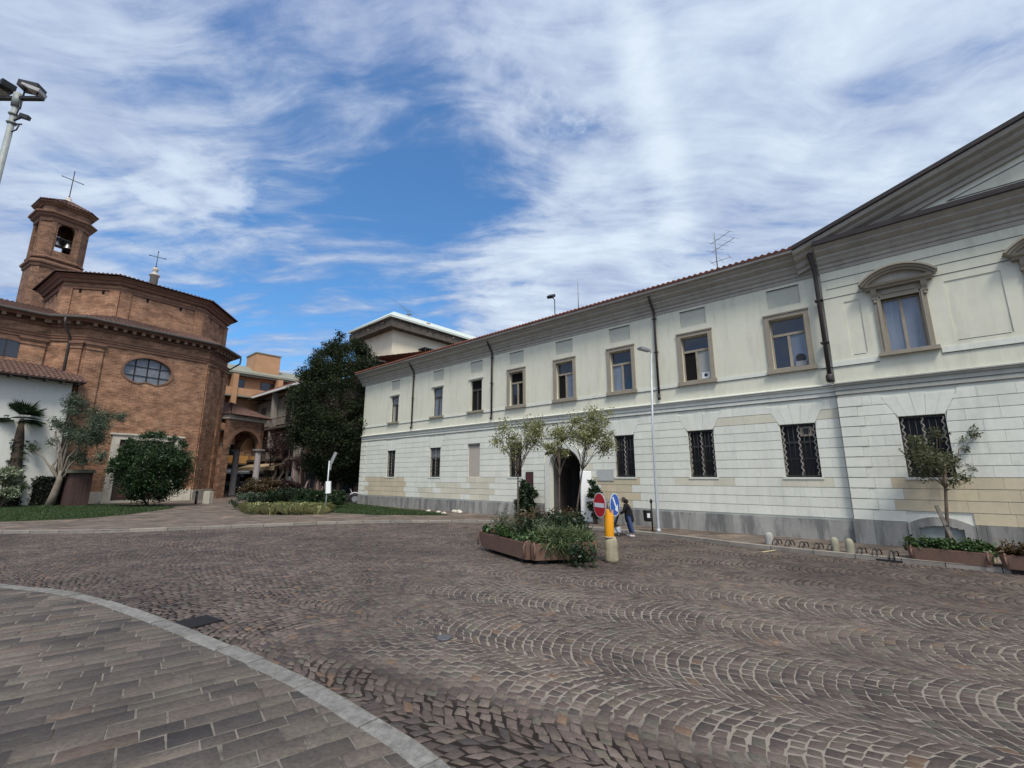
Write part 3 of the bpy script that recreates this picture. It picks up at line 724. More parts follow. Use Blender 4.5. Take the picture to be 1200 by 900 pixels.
# string course and sill band
mb = MB(); g = MB(); sb_ = MB()
for u0,u1,y in ((UB,UE+.02,0),(UR,UB+.03,BY)):
    pr = [(y-.04,ZS-.30),(y+.022,ZS-.30),(y+.022,ZS-.17),(y+.04,ZS-.16),(y+.04,ZS-.04),(y+.09,ZS-.02),(y+.12,ZS+.03),(y+.12,ZS+.085),(y+.03,ZS+.12),(y-.04,ZS+.12)]
    tgt = mb if y == 0 else sb_
    tgt.add([(u0,a,b) for a,b in pr]+[(u1,a,b) for a,b in pr], [(i,(i+1)%10,10+(i+1)%10,10+i) for i in range(10)]+[list(range(9,-1,-1)),list(range(10,20))])
    g.box(u0,u1,y+.0,y+.025,ZS-.318,ZS-.302); g.box(u0,u1,y+.02,y+.043,ZS-.171,ZS-.158); g.box(u0+.02,u1,y+.03,y+.1245,ZS+.024,ZS+.048)
sc_ = [u for u,w,s in UPW]
edges = [UB]+sum([[u-w/2-.05,u+w/2+.05] for u,w,_ in UPW],[])+[UE]
for a,b in zip(edges[::2],edges[1::2]): mb.box(a,b,0,.028,UZ0-.16,UZ0-.03); g.box(a,b,0,.031,UZ0-.172,UZ0-.158)
edges = [UB]; bedges = sorted([UR,UB]+sum([[c-.72,c+.72] for c in BAYU],[]))
for a,b in zip(bedges[::2],bedges[1::2]): mb.box(a,b,BY,BY+.03,5.66,5.83); g.box(a,b,BY,BY+.033,5.646,5.66)
for zz_ in (8.02,8.34,8.66,8.98):          # incised bands of the bay between the pediments
    for a,b in zip(bedges[::2],bedges[1::2]):
        a2, b2 = (a-.25 if a > UR+.1 else a), (b+.25 if b < UB-.1 else b)
        if zz_ > 8.9: a2,b2 = a-.72,b+.72
        if b2 > UB: b2 = UB
        if abs(zz_-8.34) < .1: a2,b2 = a+.1,b-.12
        if b2-a2 > .1: g.box(a2,b2,BY,BY+.012,zz_,zz_+.016)
for a,b,c,d in pans: g.box(a+.05,b-.05,BY-.02,BY+.004,c-.012,c+.004)
for u,_,_ in UPW: g.box(u-.52,u+.52,-.03,.004,8.852,8.866)
mb.build('string_course', PL_LOW, pal); sb_.build('bay_string_course', M('grey_moulding', (.40,.40,.345), .9, .12, 1.2, .08, 40, streak=.4), pal); g.build('weathered_mouldings', GRIME, pal)
# main cornice, gutter, roof
CP = [(-.1,8.98),(.03,8.98),(.03,9.10),(.07,9.12),(.07,9.22),(.13,9.27),(.17,9.36),(.24,9.43),(.24,9.50),(.34,9.56),(.42,9.62),(.42,9.68),(.50,9.74),(.55,9.76),(.55,9.80),(-.1,9.80)]
def profile_bar(mb, u0, u1, pr, y=0, sh=0.0, m=0):
    k = len(pr)
    mb.add([(u0,y+a,b) for a,b in pr]+[(u1,y+a,b+sh) for a,b in pr], [(i,(i+1)%k,k+(i+1)%k,k+i) for i in range(k)]+[list(range(k-1,-1,-1)),list(range(k,2*k))], m)
mb = MB(); profile_bar(mb, UB+.02, UE+.5, CP); mb.build('cornice', CORN, pal); mb = MB(); profile_bar(mb, UR-.5, UB+.02, CP, BY); mb.build('cornice', CORN, pal)
GP = [(.50,9.80),(.60,9.805),(.655,9.85),(.66,9.95),(.63,9.95),(.60,9.86),(.50,9.85)]
mb = MB(); profile_bar(mb, UB+.3, UE+.55, GP); mb.build('gutter', GUTTER, pal)
mb = MB(); profile_bar(mb, UR-.5, UB+.02, [(.50,9.80),(.64,9.80),(.66,9.94),(-.2,9.96),(-.2,9.8)], BY); mb.build('bay_ledge', PIPE, pal)
mb = MB(); mb.tiles((UB+.02,.70,9.99),(UE+.55,.70,9.99),(UE-5,-5.6,12.0),(UB+.02,-5.6,12.0), .22,.035,.5); mb.tiles((UE+.55,.6,9.93),(UE+.55,-11.6,9.93),(UE-5,-5.7,12.0),(UE-5,-5.6,12.0),.22,.035,.5)
mb.add([(UR,-11.6,9.9),(UE,-11.6,9.9),(UE-5,-5.6,12.0),(UR,-5.6,12.0)], [(0,1,2,3)])
mb.build('roof', TILE, pal)
# pediment of the bay
ped = thing('pediment', None, None); ped.parent = pal
AP = (UR+UB)/2; slope = .335; u0 = UB+.62
mb = MB(); rk = [(-.3,-.02),(.05,-.02),(.05,.10),(.14,.14),(.20,.24),(.20,.30),(.38,.36),(.44,.42),(.44,.47),(.60,.53),(.64,.62),(.64,.66),(-.3,.66)]
for a,b in ((u0,AP),(2*AP-u0,AP)):
    h = abs(b-a)*slope; profile_bar(mb, a, b, [(o,9.16+z) for o,z in rk], BY, h)
mb.build('raking_cornice', CORN, ped)
mb = MB(); pr = [(.55,.66),(.72,.68),(.74,.80),(-.2,.80),(-.2,.66)]
for a,b in ((u0,AP),(2*AP-u0,AP)): profile_bar(mb, a, b, [(o,9.16+z) for o,z in pr], BY, abs(b-a)*slope)
mb.build('pediment_flashing', PIPE, ped)
mb = MB(); mb.prism([(UB,BY-.05,9.9),(AP,BY-.05,9.9+(UB-AP)*slope),(UR,BY-.05,9.9)], (0,-.2,0)); mb.build('tympanum', PL_UP, ped)
g = MB()
for k,(off,inn) in enumerate(((.95,3.2),)):
    for s in (1,-1):
        a = (AP+s*(UB-AP-inn-.2), 9.96+.35); b = (AP, 9.96+(UB-AP-inn-.2)*slope*.98+.35)
        g.prism([(a[0],BY-.05,a[1]),(b[0],BY-.05,b[1]),(b[0],BY-.05,b[1]-.022),(a[0],BY-.05,a[1]-.022)], (0,.014,0))
    g.box(AP-(UB-AP-inn-.2),AP+(UB-AP-inn-.2),BY-.05,BY-.036,10.29,10.312)
g.build('tympanum_groove', GRIME, ped)
mb = MB()
for a in (u0-.1, 2*AP-u0+.1):
    e0 = Vector((a,BY+.7,9.92)); e1 = Vector((AP,BY+.7,9.92+abs(a-AP)*slope)); r0 = Vector((a,-11,9.92)); r1 = Vector((AP,-11,9.92+abs(a-AP)*slope))
    mb.tiles(e0, r0, r1, e1, .22, .03, .5)
mb.build('bay_roof', TILE, ped)
# drainpipes
for u, y, top, bot in ((5.60,.06,9.78,5.32),(15.45,.06,9.78,5.32),(22.95,.06,9.78,5.32)):
    mb = MB(); mb.tube([(u,.50,top),(u,.44,top-.2),(u,.24,top-.46),(u,.10,top-.62),(u,.09,top-.9),(u,.09,bot+.06)], .052, 8)
    p = mb.build('drainpipe', PIPE, pal); MB().tube([(u,.09,bot+.16),(u,.12,bot+.02),(u-.05,.20,bot-.04)], .066, 8).build('elbow', PIPE, p)
    MB().box(u-.09,u+.09,.03,.16,7.3,7.33).box(u-.09,u+.09,.03,.16,8.8,8.83).build('bracket', PIPE, p)
mb = MB(); mb.tube([(UB+.22,.55,9.9),(UB+.16,.46,9.5),(UB+.12,.28,9.0),(UB+.12,.24,8.7),(UB+.12,.24,5.35)], .064, 10); p = mb.build('drainpipe', PIPE, pal)
MB().lathe([(.09,-.14),(.115,-.06),(.115,.08),(.09,.12)], (UB+.12,.24,5.3), 10).build('elbow', PIPE, p)
MB().box(UB+.0,UB+.24,.05,.33,6.5,6.53).box(UB+.0,UB+.24,.05,.33,8.0,8.03).build('bracket', PIPE, p)
# windows
def sash(u, hw, z0, z1, y, fr, panes, tr=.68, wfr=.055, name='window'):
    """glazed timber window: frame, transom, mullion and two casements + top light"""
    w = thing(name, None, None); w.parent = pal
    mb = MB(); zt = z0+(z1-z0)*tr if tr else z1
    mb.box(u-hw,u+hw,y-.05,y,z0,z0+wfr).box(u-hw,u+hw,y-.05,y,z1-wfr,z1).box(u-hw,u-hw+wfr,y-.05,y,z0+wfr,z1-wfr).box(u+hw-wfr,u+hw,y-.05,y,z0+wfr,z1-wfr)
    mb.box(u-wfr*.8,u+wfr*.8,y-.045,y+.012,z0+wfr,(zt if tr else z1)-wfr)
    if tr: mb.box(u-hw+wfr,u+hw-wfr,y-.045,y+.02,zt-.045,zt+.045)
    mb.build('sash', fr, w)
    mb = MB()
    for k,(a,b) in enumerate(((u-hw,u),(u,u+hw))): mb.box(a+.01,b-.01,y-.035,y-.028,z0+.02,(zt if tr else z1-.02),panes[k])
    if tr: mb.box(u-hw+.01,u+hw-.01,y-.035,y-.028,zt,z1-.02,panes[2])
    mb.build('pane', [GLASS,GLASS_CURT,DARKIN,CURT_B], w)
    return w
panes = [(1,0,0),(3,2,0),(0,1,0),(1,2,0),(2,0,2),(2,2,2),(1,1,1),(0,3,1)]
for (u,w,st),pn in zip(UPW,panes):
    hw = w/2-(.13 if st else 0)
    wd = sash(u, hw, UZ0+.02, UZ1, -.14, FRAME_W if st else FRAME_D, pn)
    mb = MB()
    if st:
        f = .15; o_ = hw+f
        mb.box(u-o_,u-hw+.004,-.02,.06,UZ0,UZ1+.004).box(u+hw-.004,u+o_,-.02,.06,UZ0,UZ1+.004).box(u-o_,u+o_,-.02,.06,UZ1+.004,UZ1+f)
        mb.box(u-o_-.02,u+o_+.02,-.02,.09,UZ1+f,UZ1+f+.05)
        mb.build('surround', TAUPE, wd)
        MB().box(u-o_-.06,u+o_+.06,-.14,.13,UZ0-.15,UZ0).build('sill', TAUPE, wd)
    else:
        mb.box(u-hw-.14,u+hw+.14,-.02,.07,UZ1+.06,UZ1+.14).build('lintel', PL_WHITE, wd)
        MB().box(u-hw-.2,u+hw+.2,-.14,.13,UZ0-.10,UZ0+.01).build('sill', TAUPE, wd)
def box_in(u0,u1,y,z0,z1,mat,nm,par): return MB().box(u0,u1,y-.02,y,z0,z1).build(nm, mat, par)
NOTE = flat('paper', (.62,.64,.66), .8); BLACKB = flat('black_plastic', (.02,.02,.02), .4)
bx = thing('window_notice', None, None); bx.parent = pal
MB().box(3.56,3.86,-.165,-.160,5.95,6.20).build('paper_sheet', NOTE, bx)
MB().prism([(3.71+.07*cos(a),-.159,6.08+.07*sin(a)) for a in np.linspace(0,2*pi,12,endpoint=False)], (0,.003,0)).build('printed_mark', BLACKB, bx)
fn = thing('desk_fan', None, None); fn.parent = pal
MB().prism([(.43+.15*cos(a),-.13,6.22+.13*sin(a)) for a in np.linspace(0,2*pi,18,endpoint=False)], (0,.03,0)).build('fan_head', BLACKB, fn); MB().box(.26,.60,-.13,-.10,5.92,6.09).build('fan_base', GREY, fn)
# grilles: bars, rails and one twisted ornamental bar in the middle
DARKGL = flat('dark_dusty_glass', (.014,.014,.015), .35, .25)
def low_window(u, hw, y, kind):
    w = thing('ground_floor_window', None, None); w.parent = pal
    if kind == 'blind':
        box_in(u-hw,u+hw,y-.03,LZ0,LZ1,SHUT,'blind_panel',w); MB().box(u-hw-.02,u+hw+.02,y-.03,y+.05,LZ1,LZ1+.07).build('lintel',GRIME,w); return
    MB().box(u-hw,u+hw,y-.27,y-.25,LZ0,LZ1).build('pane', DARKGL, w)
    mb = MB(); mb.box(u-hw,u-hw+.06,y-.25,y-.20,LZ0,LZ1).box(u+hw-.06,u+hw,y-.25,y-.20,LZ0,LZ1).box(u-.04,u+.04,y-.25,y-.20,LZ0,LZ1).box(u-hw,u+hw,y-.25,y-.20,LZ0+1.15,LZ0+1.21); mb.build('frame', FRAME_D, w)
    mb = MB(); nb = 7
    for i in range(nb):
        x = u-hw+.07+(2*hw-.14)*i/(nb-1)
        if i == nb//2: continue
        mb.tube([(x,y-.08,LZ0),(x,y-.08,LZ1)], .011, 5)
    for zz in (LZ0+.05,LZ0+.62,LZ0+1.2,LZ1-.05): mb.box(u-hw,u+hw,y-.092,y-.068,zz-.014,zz+.014)
    mb.build('grille', IRON, w)
    for x in ((u,) if hw < .5 else (u,u-hw+.07,u+hw-.07)):
        mb = MB(); mb.tube([(x+.030*sin(k*1.25),y-.075,LZ0+.06+(LZ1-LZ0-.12)*k/40) for k in range(41)], .021, 5); mb.build('twisted_bar', M('worn_iron', (.26,.24,.21), .6, .2, 4, 0), w)
    if kind == 'ac':
        q = MB().box(u-hw+.12,u-hw+.48,y-.22,y-.12,LZ1-.42,LZ1-.1).build('air_conditioner', FRAME_W, w)
        MB().prism([(u-hw+.30+.11*cos(a),y-.119,LZ1-.26+.11*sin(a)) for a in np.linspace(0,2*pi,16,endpoint=False)], (0,.006,0)).build('air_conditioner_fan', IRON, w)
    if kind == 'shut': MB().box(u-hw+.02,u+hw-.02,y-.19,y-.15,LZ0+1.15,LZ1).build('roller_blind', GREY, w)
    MB().box(u-hw-.06,u+hw+.06,y-.2,y+.03,LZ0-.07,LZ0-.004).build('sill', PL_WHITE, w)
for u,w,k in LOW: low_window(u, w/2, 0, k)
for c in BAYU: low_window(c, .52, BY, '')
def bay_window(u):
    w = sash(u, .46, 5.90, 7.62, BY-.13, FRAME_W, (1,1,0) if u > -4 else (0,0,0), None, .05, 'pedimented_window'); y = BY; mb = MB()
    mb.box(u-.62,u-.46,y-.02,y+.07,5.9,7.66).box(u+.46,u+.62,y-.02,y+.07,5.9,7.66).box(u-.46,u+.46,y-.02,y+.07,7.62,7.72)
    mb.box(u-.55,u-.50,y+.07,y+.10,5.9,7.7).box(u+.50,u+.55,y+.07,y+.10,5.9,7.7)
    mb.box(u-.62,u+.62,y-.02,y+.05,7.72,7.96); mb.box(u-.40,u+.40,y+.05,y+.075,7.77,7.91)
    mb.build('surround', TAUPE, w)
    mb = MB()
    for s in (-1,1):
        x = u+s*.60; mb.prism([(x-.07,y-.02,7.62),(x-.07,y+.09,7.64),(x-.07,y+.09,7.72),(x-.07,y+.14,7.80),(x-.07,y+.19,7.95),(x-.07,y-.02,7.95)], (.14,0,0))
        mb.lathe([(.03,-.05),(.06,0),(.03,.05)], (x,y+.07,7.56), 8)
    mb.build('console', TAUPE, w)
    mb = MB(); pr = [(-.02,7.95),(.18,7.95),(.20,8.0),(.27,8.03),(.30,8.10),(-.02,8.10)]
    profile_bar(mb, u-.80, u+.80, pr, y)
    R_ = 1.12; a0 = math.asin(.86/R_); cz = 8.10-R_*cos(a0)+.0; n = 16
    for ra,rb,oy in ((R_-.07,R_+.0,.20),(R_+.0,R_+.07,.27),(R_+.07,R_+.12,.33)):
        for i in range(n):
            p,q = -a0+2*a0*i/n, -a0+2*a0*(i+1)/n
            mb.prism([(u+ra*sin(p),y-.02,cz+ra*cos(p)),(u+ra*sin(q),y-.02,cz+ra*cos(q)),(u+rb*sin(q),y-.02,cz+rb*cos(q)),(u+rb*sin(p),y-.02,cz+rb*cos(p))], (0,oy+.02,0))
    mb.build('curved_pediment', TAUPE, w)
    n = 12; pts = [(u+R_*.96*sin(-a0+2*a0*i/n),y-.02,cz+R_*.96*cos(-a0+2*a0*i/n)) for i in range(n+1)]
    MB().prism(pts, (0,.07,0)).build('pediment_field', CORN, w)
    MB().box(u-.70,u+.70,y-.14,y+.16,5.78,5.90).build('sill', TAUPE, w)
for c in BAYU: bay_window(c)
# plaques, notice board
MB().box(7.95,8.78,.01,.035,1.92,2.42).build('wall_plaque', M('plaque_stone', (.40,.41,.39), .7, .06, 2, .02), pal)
nb_ = thing('notice_board', 'small dark red notice board on the palace wall left of the archway', 'notice board', PW(12.75,.06,1.75), PROT)
MB().box(-.20,.20,-.055,-.01,-.02,.55).build('board', M('maroon_board', (.075,.03,.03), .5, .2, 5, 0), nb_); MB().box(-.235,.235,-.06,.0,-.055,-.02).box(-.235,.235,-.06,0,.55,.585).box(-.235,-.20,-.06,0,-.02,.55).box(.20,.235,-.06,0,-.02,.55).build('board_frame', IRON, nb_)
ln_ = thing('hanging_lantern', 'pale glass lantern hanging inside the dark archway of the palace', 'lantern', PW(10.55,-1.6,2.35), PROT)
MB().lathe([(.07,0),(.13,.05),(.15,.28),(.06,.36)], (0,0,0), 8).build('lantern_glass', M('frosted_glass', (.35,.36,.33), .3, .1, 5, 0), ln_)
MB().tube([(0,0,.36),(0,0,.95)], .012, 6).lathe([(.16,.28),(.17,.30),(.05,.40)], (0,0,0), 8).build('lantern_mount', IRON, ln_)
# roof furniture
def antenna(name, label, u, y, z, h, els, mat=GREY, cat='antenna', extra=None):
    t = thing(name, label, cat, PW(u,y,z), PROT)
    MB().tube([(0,0,-.3),(0,0,h)], [.028,.02], 6).build('mast', mat, t)
    for zz, L_, sp, ang in els:
        mb = MB(); dx, dy = cos(ang), sin(ang); mb.tube([(-dx*.25,-dy*.25,zz),(dx*L_,dy*L_,zz)], .012, 5)
        k = max(2,int(L_/.22))
        for i in range(k+1):
            q = -.2+(L_+.2)*i/k; l = sp*(1-.03*i); mb.tube([(dx*q-dy*l,dy*q+dx*l,zz),(dx*q+dy*l,dy*q-dx*l,zz)], .007, 4)
        mb.build('aerial', mat, t)
    return t
def roofz(y): return 9.93+(.62-y)*.3328
antenna('roof_antenna', 'tall television antenna with three aerials on the palace roof', 3.1, -.9, roofz(-.9), 1.95, [(1.55,.85,.22,2.6),(1.15,1.05,.30,2.6),(.62,.55,.35,3.1)])
antenna('whip_antenna', 'thin plain whip mast on the palace roof', 9.9, -.6, roofz(-.6), 1.75, [], GREY)
fl = thing('floodlight', 'small black floodlight on a short pole at the palace eave', 'floodlight', PW(10.9,.1,roofz(.1)), PROT)
MB().tube([(0,0,-.1),(0,0,1.05),(.05,.1,1.12)], .025, 6).build('pole', IRON, fl)
MB().obox((.1,.16,1.2), ((1,.3,.0),(0,.8,-.6),(0,.6,.8)), (.16,.14,.07)).build('lamp_head', BLACKB, fl)
# ------------------------------------------------------------------ the church
def az(a): return Vector((sin(radians(a)), cos(radians(a))))
CB = Vector(G(180,587.5,.1)); d1, d2, d0 = az(36), az(-9), az(81)
V1 = CB-d1*5.95; V2 = CB+d1*2.55; V3 = V2+d2*3.75; V0 = V1-d0*2.5; VN = V0-d1*22
V4 = V3+az(-54)*8.4; V5 = V4+az(-99)*8; V6 = VN+az(-54)*14
ch = thing('church', 'red brick baroque church with octagonal drum and oval window', 'church', (CB.x,CB.y,.1)); CO = (CB.x,CB.y,.1)
Zg = 13.35       # gutter height
path = [VN,V0,V1,V2,V3,V4]; full = [VN,V0,V1,V2,V3,V4,V5,V6]
def f1(u, o=0, z=0): p = CB+d1*u+Vector((d1.y,-d1.x))*o; return (p.x,p.y,z)
def wallpoly(mb, pts, z0, z1, skip=(), closed=True):
    n = len(pts)
    for i in range(n if closed else n-1):
        if i in skip: continue
        a, b = pts[i], pts[(i+1)%n]; mb.add([(a.x,a.y,z0),(b.x,b.y,z0),(b.x,b.y,z1),(a.x,a.y,z1)], [(0,1,2,3)])
mb = MB(); eo_ = None
def offs(pts, o, closed=False):
    out = []; n = len(pts)
    for i,p in enumerate(pts):
        ds = []
        if i > 0: ds.append((p-pts[i-1]).normalized())
        if i < n-1: ds.append((pts[i+1]-p).normalized())
        ns = [Vector((d.y,-d.x)) for d in ds]; m = sum(ns, Vector((0,0))).normalized(); out.append(p+m*o/max(.3,m.dot(ns[0])))
    return out
_e = offs(path, 1.0); DZ = ((ZT(371,107,_e[2].y)-13.38)+(ZT(402,255,_e[3].y)-13.38))/2; print('DZ', DZ, ZT(371,107,_e[2].y)-13.38, ZT(402,255,_e[3].y)-13.38)
Zg = 13.35+DZ; CU = (CO[0],CO[1],CO[2]-DZ)
wallpoly(mb, full, 0, Zg-.2, skip=(2,))
# facet with the oval (kidney) window: ring of quads round the opening
oc_u, oc_z = -1.75, 10.68; NO = 40
def kid(k):
    a = 2*pi*k/NO; x = 1.66*cos(a); z = 1.18*sin(a)
    if z < 0: z = z*.92+.26*math.exp(-(x/.42)**2)
    return oc_u+x, oc_z+z
uL, uR = -5.95, 2.55
def sq(k):
    a = 2*pi*k/NO; c, s = cos(a), sin(a); m = max(abs(c),abs(s)); return oc_u+1.95*c/m, oc_z+1.45*s/m
for k in range(NO):
    a, b, c, d = kid(k), kid((k+1)%NO), sq((k+1)%NO), sq(k)
    mb.add([f1(a[0],0,a[1]),f1(b[0],0,b[1]),f1(c[0],0,c[1]),f1(d[0],0,d[1])], [(0,3,2,1)])
    mb.add([f1(a[0],0,a[1]),f1(b[0],0,b[1]),f1(b[0],-.38,b[1]),f1(a[0],-.38,a[1])], [(0,1,2,3)])
for (a,b,c,d) in ((uL,oc_u-1.95,0,Zg-.2),(oc_u+1.95,uR,0,Zg-.2),(oc_u-1.95,oc_u+1.95,0,oc_z-1.45),(oc_u-1.95,oc_u+1.95,oc_z+1.45,Zg-.2)):
    mb.add([f1(a,0,c),f1(b,0,c),f1(b,0,d),f1(a,0,d)], [(0,1,2,3)])
mb.build('wall', BRICK, ch, CO)
ow = thing('oval_window', None, None); ow.parent = ch
mb = MB(); pts = [f1(*(kid(k)[0:1]),-.30,kid(k)[1]) for k in range(NO)]; mb.add(pts, [list(range(NO))]); mb.build('pane', M('leaded_glass', (.17,.185,.20), .25, .3, 4, .1, 10, spec=.7), ow, CO)
mb = MB()
for x in (-.85,0,.85):
    h = 1.16*sqrt(max(.05,1-(x/1.62)**2)); mb.bar(f1(oc_u+x,-.27,oc_z-h*.95),f1(oc_u+x,-.27,oc_z+h),.07,.05)
for z in (-.34,.42):
    h = 1.64*sqrt(1-(z/1.18)**2); mb.bar(f1(oc_u-h,-.265,oc_z+z),f1(oc_u+h,-.265,oc_z+z),.06,.05)
mb.build('muntins', IRON, ow, CO)
mb = MB()
for k in range(NO):
    a, b = kid(k), kid((k+1)%NO); e = lambda p,s: (oc_u+(p[0]-oc_u)*s, oc_z+(p[1]-oc_z)*s); a2, b2 = e(a,1.10), e(b,1.10)
    mb.prism([f1(a[0],-.02,a[1]),f1(b[0],-.02,b[1]),f1(b2[0],-.02,b2[1]),f1(a2[0],-.02,a2[1])], tuple(Vector((d1.y,-d1.x,0))*.07))
mb.build('brick_surround', BRICK_TRIM, ow, CO)
# pilasters, architrave and bracketed cornice
def pil(c, d, w, z0, z1, o=.14, mb=None):
    one = mb is None; mb = mb or MB()
    n = Vector((d.y,-d.x)); a = c-d*w/2; mb.prism([(a.x-n.x*.1,a.y-n.y*.1,z0),(a.x+n.x*o,a.y+n.y*o,z0),(a.x+d.x*w+n.x*o,a.y+d.y*w+n.y*o,z0),(a.x+d.x*w-n.x*.1,a.y+d.y*w-n.y*.1,z0)], (0,0,z1-z0))
    if one: mb.build('pilaster', BRICK, ch, CU if z1 == 11.5 else CD)
pil(V1+d1*.62,d1,1.05,-2,11.5); pil(V2-d1*.06,d1,.10,-2,11.5,.10); pil(V2+d2*.55,d2,1.0,-2,11.5); pil(V3-d2*.45,d2,.8,-2,11.5); pil(V0-d1*.75,d1,1.3,-2,11.5); pil(V1-d0*.45,d0,.8,-2,11.5)
pil(V0-d1*9.2,d1,1.3,-2,11.5)
mb = MB()
for c,d,w in ((V1+d1*.62,d1,1.05),(V2+d2*.55,d2,1.0),(V3-d2*.55,d2,1.0),(V0-d1*.75,d1,1.3),(V1-d0*.45,d0,.8)):
    for z0,z1,o in ((11.28,11.40,.20),(11.40,11.55,.26),(11.0,11.06,.19)): pil(c,d,w+(o-.14)*2,z0,z1,o,mb)
mb.build('capitals', BRICK_TRIM, ch, CU)
mb = MB()
mb.sweep(path, [(-.1,11.55),(.10,11.55),(.10,11.72),(.16,11.76),(.16,11.86),(.22,11.95),(.22,12.02),(-.1,12.02)])
mb.sweep(path, [(-.1,12.62),(.12,12.62),(.18,12.74),(.18,12.80),(-.1,12.80)])
mb.sweep(path, [(-.1,13.04),(.62,13.04),(.68,13.12),(.80,13.16),(.84,13.26),(-.1,13.26)])
mb.build('cornice', BRICK_TRIM, ch, CU)
mb = MB()
for a,b,n in ((VN,V0,30),(V1,V2,14),(V2,V3,6),(V0,V1,4)):
    d = (b-a).normalized(); nn = Vector((d.y,-d.x)); L_ = (b-a).length
    for i in range(n):
        p = a+d*(L_*(i+.5)/n); mb.obox((p.x+nn.x*.3,p.y+nn.y*.3,12.92), ((d.x,d.y,0),(nn.x,nn.y,0),(0,0,1)), (.11,.32,.115))
mb.build('cornice_brackets', M('bracket_stone', (.23,.155,.11), .9, .15, 3, .1), ch, CU)
mb = MB(); mb.sweep(path, [(.84,13.2),(.98,13.2),(1.02,13.28),(1.02,13.38),(.95,13.38),(.84,13.30)]); mb.build('gutter', M('church_gutter', (.13,.115,.10), .6, .2, 2, .05, metal=.2), ch, CU)
# lower tiled roof up to the drum
def on_plane(px, py, base, d):
    r = aim(px, py); n = Vector((d.y,-d.x)); t = base.dot(n)/(r.x*n.x+r.y*n.y); return Vector((r.x*t, r.y*t))
inb = CB-Vector((d1.y,-d1.x))*2.0; dd1 = az(34)
D1 = on_plane(141,345,inb,dd1); D2 = on_plane(238,373,inb,dd1); LD = (D2-D1).length
D3 = on_plane(266,385,D2,az(-11)); D4 = D3+az(-56)*LD; D5 = D4+az(-101)*LD; D0 = on_plane(74,338,D1,az(79)); D7 = D0-az(124)*LD; D6 = D7-az(169)*LD
drum = [D0,D1,D2,D3,D4,D5,D6,D7]
eo = offs(path, 1.0)
mb = MB()
dr_in = [D0-az(79)*2, D0+az(79)*1.0, D1, D2, D3, D4]
for i in range(1,5):
    a,b = eo[i],eo[i+1]; c,d = dr_in[i+1],dr_in[i]
    if i == 1: d = dr_in[1]; c = D1
    mb.tiles((a.x,a.y,13.34),(b.x,b.y,13.34),(c.x,c.y,14.55),(d.x,d.y,14.55), .30, .05, .55)
a,b = eo[0],eo[1]; nn = Vector((d1.y,-d1.x)); a2,b2 = a-nn*7,b-nn*7
mb.tiles((a.x,a.y,13.34),(b.x+d1.x*.6,b.y+d1.y*.6,13.34),(b2.x+d1.x*2,b2.y+d1.y*2,15.6),(a2.x,a2.y,15.6), .30, .05, .55)
mb.build('lower_roof', TILE_DK, ch, CU)
ZD = 17.0
_q = [D1+(D1-(D0+D2+D3)/3).normalized()*.92]; DZ2 = ZT(321,150,_q[0].y)-17.1; print('DZ2', DZ2); CD = (CO[0],CO[1],CO[2]-DZ2)
mb = MB(); wallpoly(mb, drum, 11, ZD-.1); mb.build('drum_wall', BRICK, ch, CD)
mb = MB()
for i in range(8):
    a,b = drum[i],drum[(i+1)%8]; d = (b-a).normalized(); w = .75
    pil(a+d*w/2,d,w,11.5,15.9,.09); pil(b-d*w/2,d,w,11.5,15.9,.09)
mb = MB()
mb.sweep(drum, [(-.1,15.9),(.09,15.9),(.09,16.05),(.14,16.1),(.14,16.16),(-.1,16.16)], True)
mb.sweep(drum, [(-.1,16.46),(.16,16.46),(.24,16.58),(.24,16.66),(.40,16.76),(.46,16.86),(.60,16.94),(.62,17.02),(-.1,17.02)], True)
mb.build('drum_cornice', BRICK_TRIM, ch, CD)
mb = MB()
for i in range(8):
    a,b = drum[i],drum[(i+1)%8]; d = (b-a).normalized(); n_ = Vector((d.y,-d.x))
    for t_ in (.30,.70): p = a.lerp(b,t_); mb.obox((p.x,p.y,15.72), ((d.x,d.y,0),(n_.x,n_.y,0),(0,0,1)), (.09,.012,.17))
mb.build('putlog_holes', DARKIN, ch, CD)
DC = sum(drum, Vector((0,0)))/8; mb = MB()
eaves = []
for i in range(8):
    p = drum[i]; m = (p-DC).normalized(); eaves.append(p+m*.92)
apz = 18.3
for i in range(8):
    a,b = eaves[i],eaves[(i+1)%8]; c = DC+(b-DC)*.08; d = DC+(a-DC)*.08
    mb.tiles((a.x,a.y,17.10),(b.x,b.y,17.10),(c.x,c.y,apz),(d.x,d.y,apz), .30, .05, .55)
mb.build('drum_roof', TILE_DK, ch, CD)
fq = (DC.x+2.0, DC.y+1.2)
FX = DP(181,324,DC.y-1.0); mb = MB(); mb.lathe([(.34,-3.4),(.34,.0),(.46,.05),(.46,.16),(.28,.24),(.14,.42),(.24,.58),(.28,.74),(.18,.92),(.05,1.0)], (FX[0],FX[1],FX[2]), 10); lt = mb.build('roof_finial', STONE, ch, CO)
def cross(mb, x, y, z, h, w, d, r=.035):
    mb.tube([(x,y,z),(x,y,z+h)], r, 6); a = z+h*.68; mb.tube([(x-d.x*w,y-d.y*w,a),(x+d.x*w,y+d.y*w,a)], r, 6)
    for p in ((x-d.x*w,y-d.y*w,a),(x+d.x*w,y+d.y*w,a),(x,y,z+h)): mb.lathe([(.01,-.07),(.08,0),(.01,.07)], p, 6)
    mb.lathe([(.02,-.12),(.13,0),(.02,.12)], (x,y,z+.12), 8)
mb = MB(); cross(mb, FX[0],FX[1],FX[2]+.9,1.75,.62,az(50),.03); mb.build('cross', IRON, lt, CO)
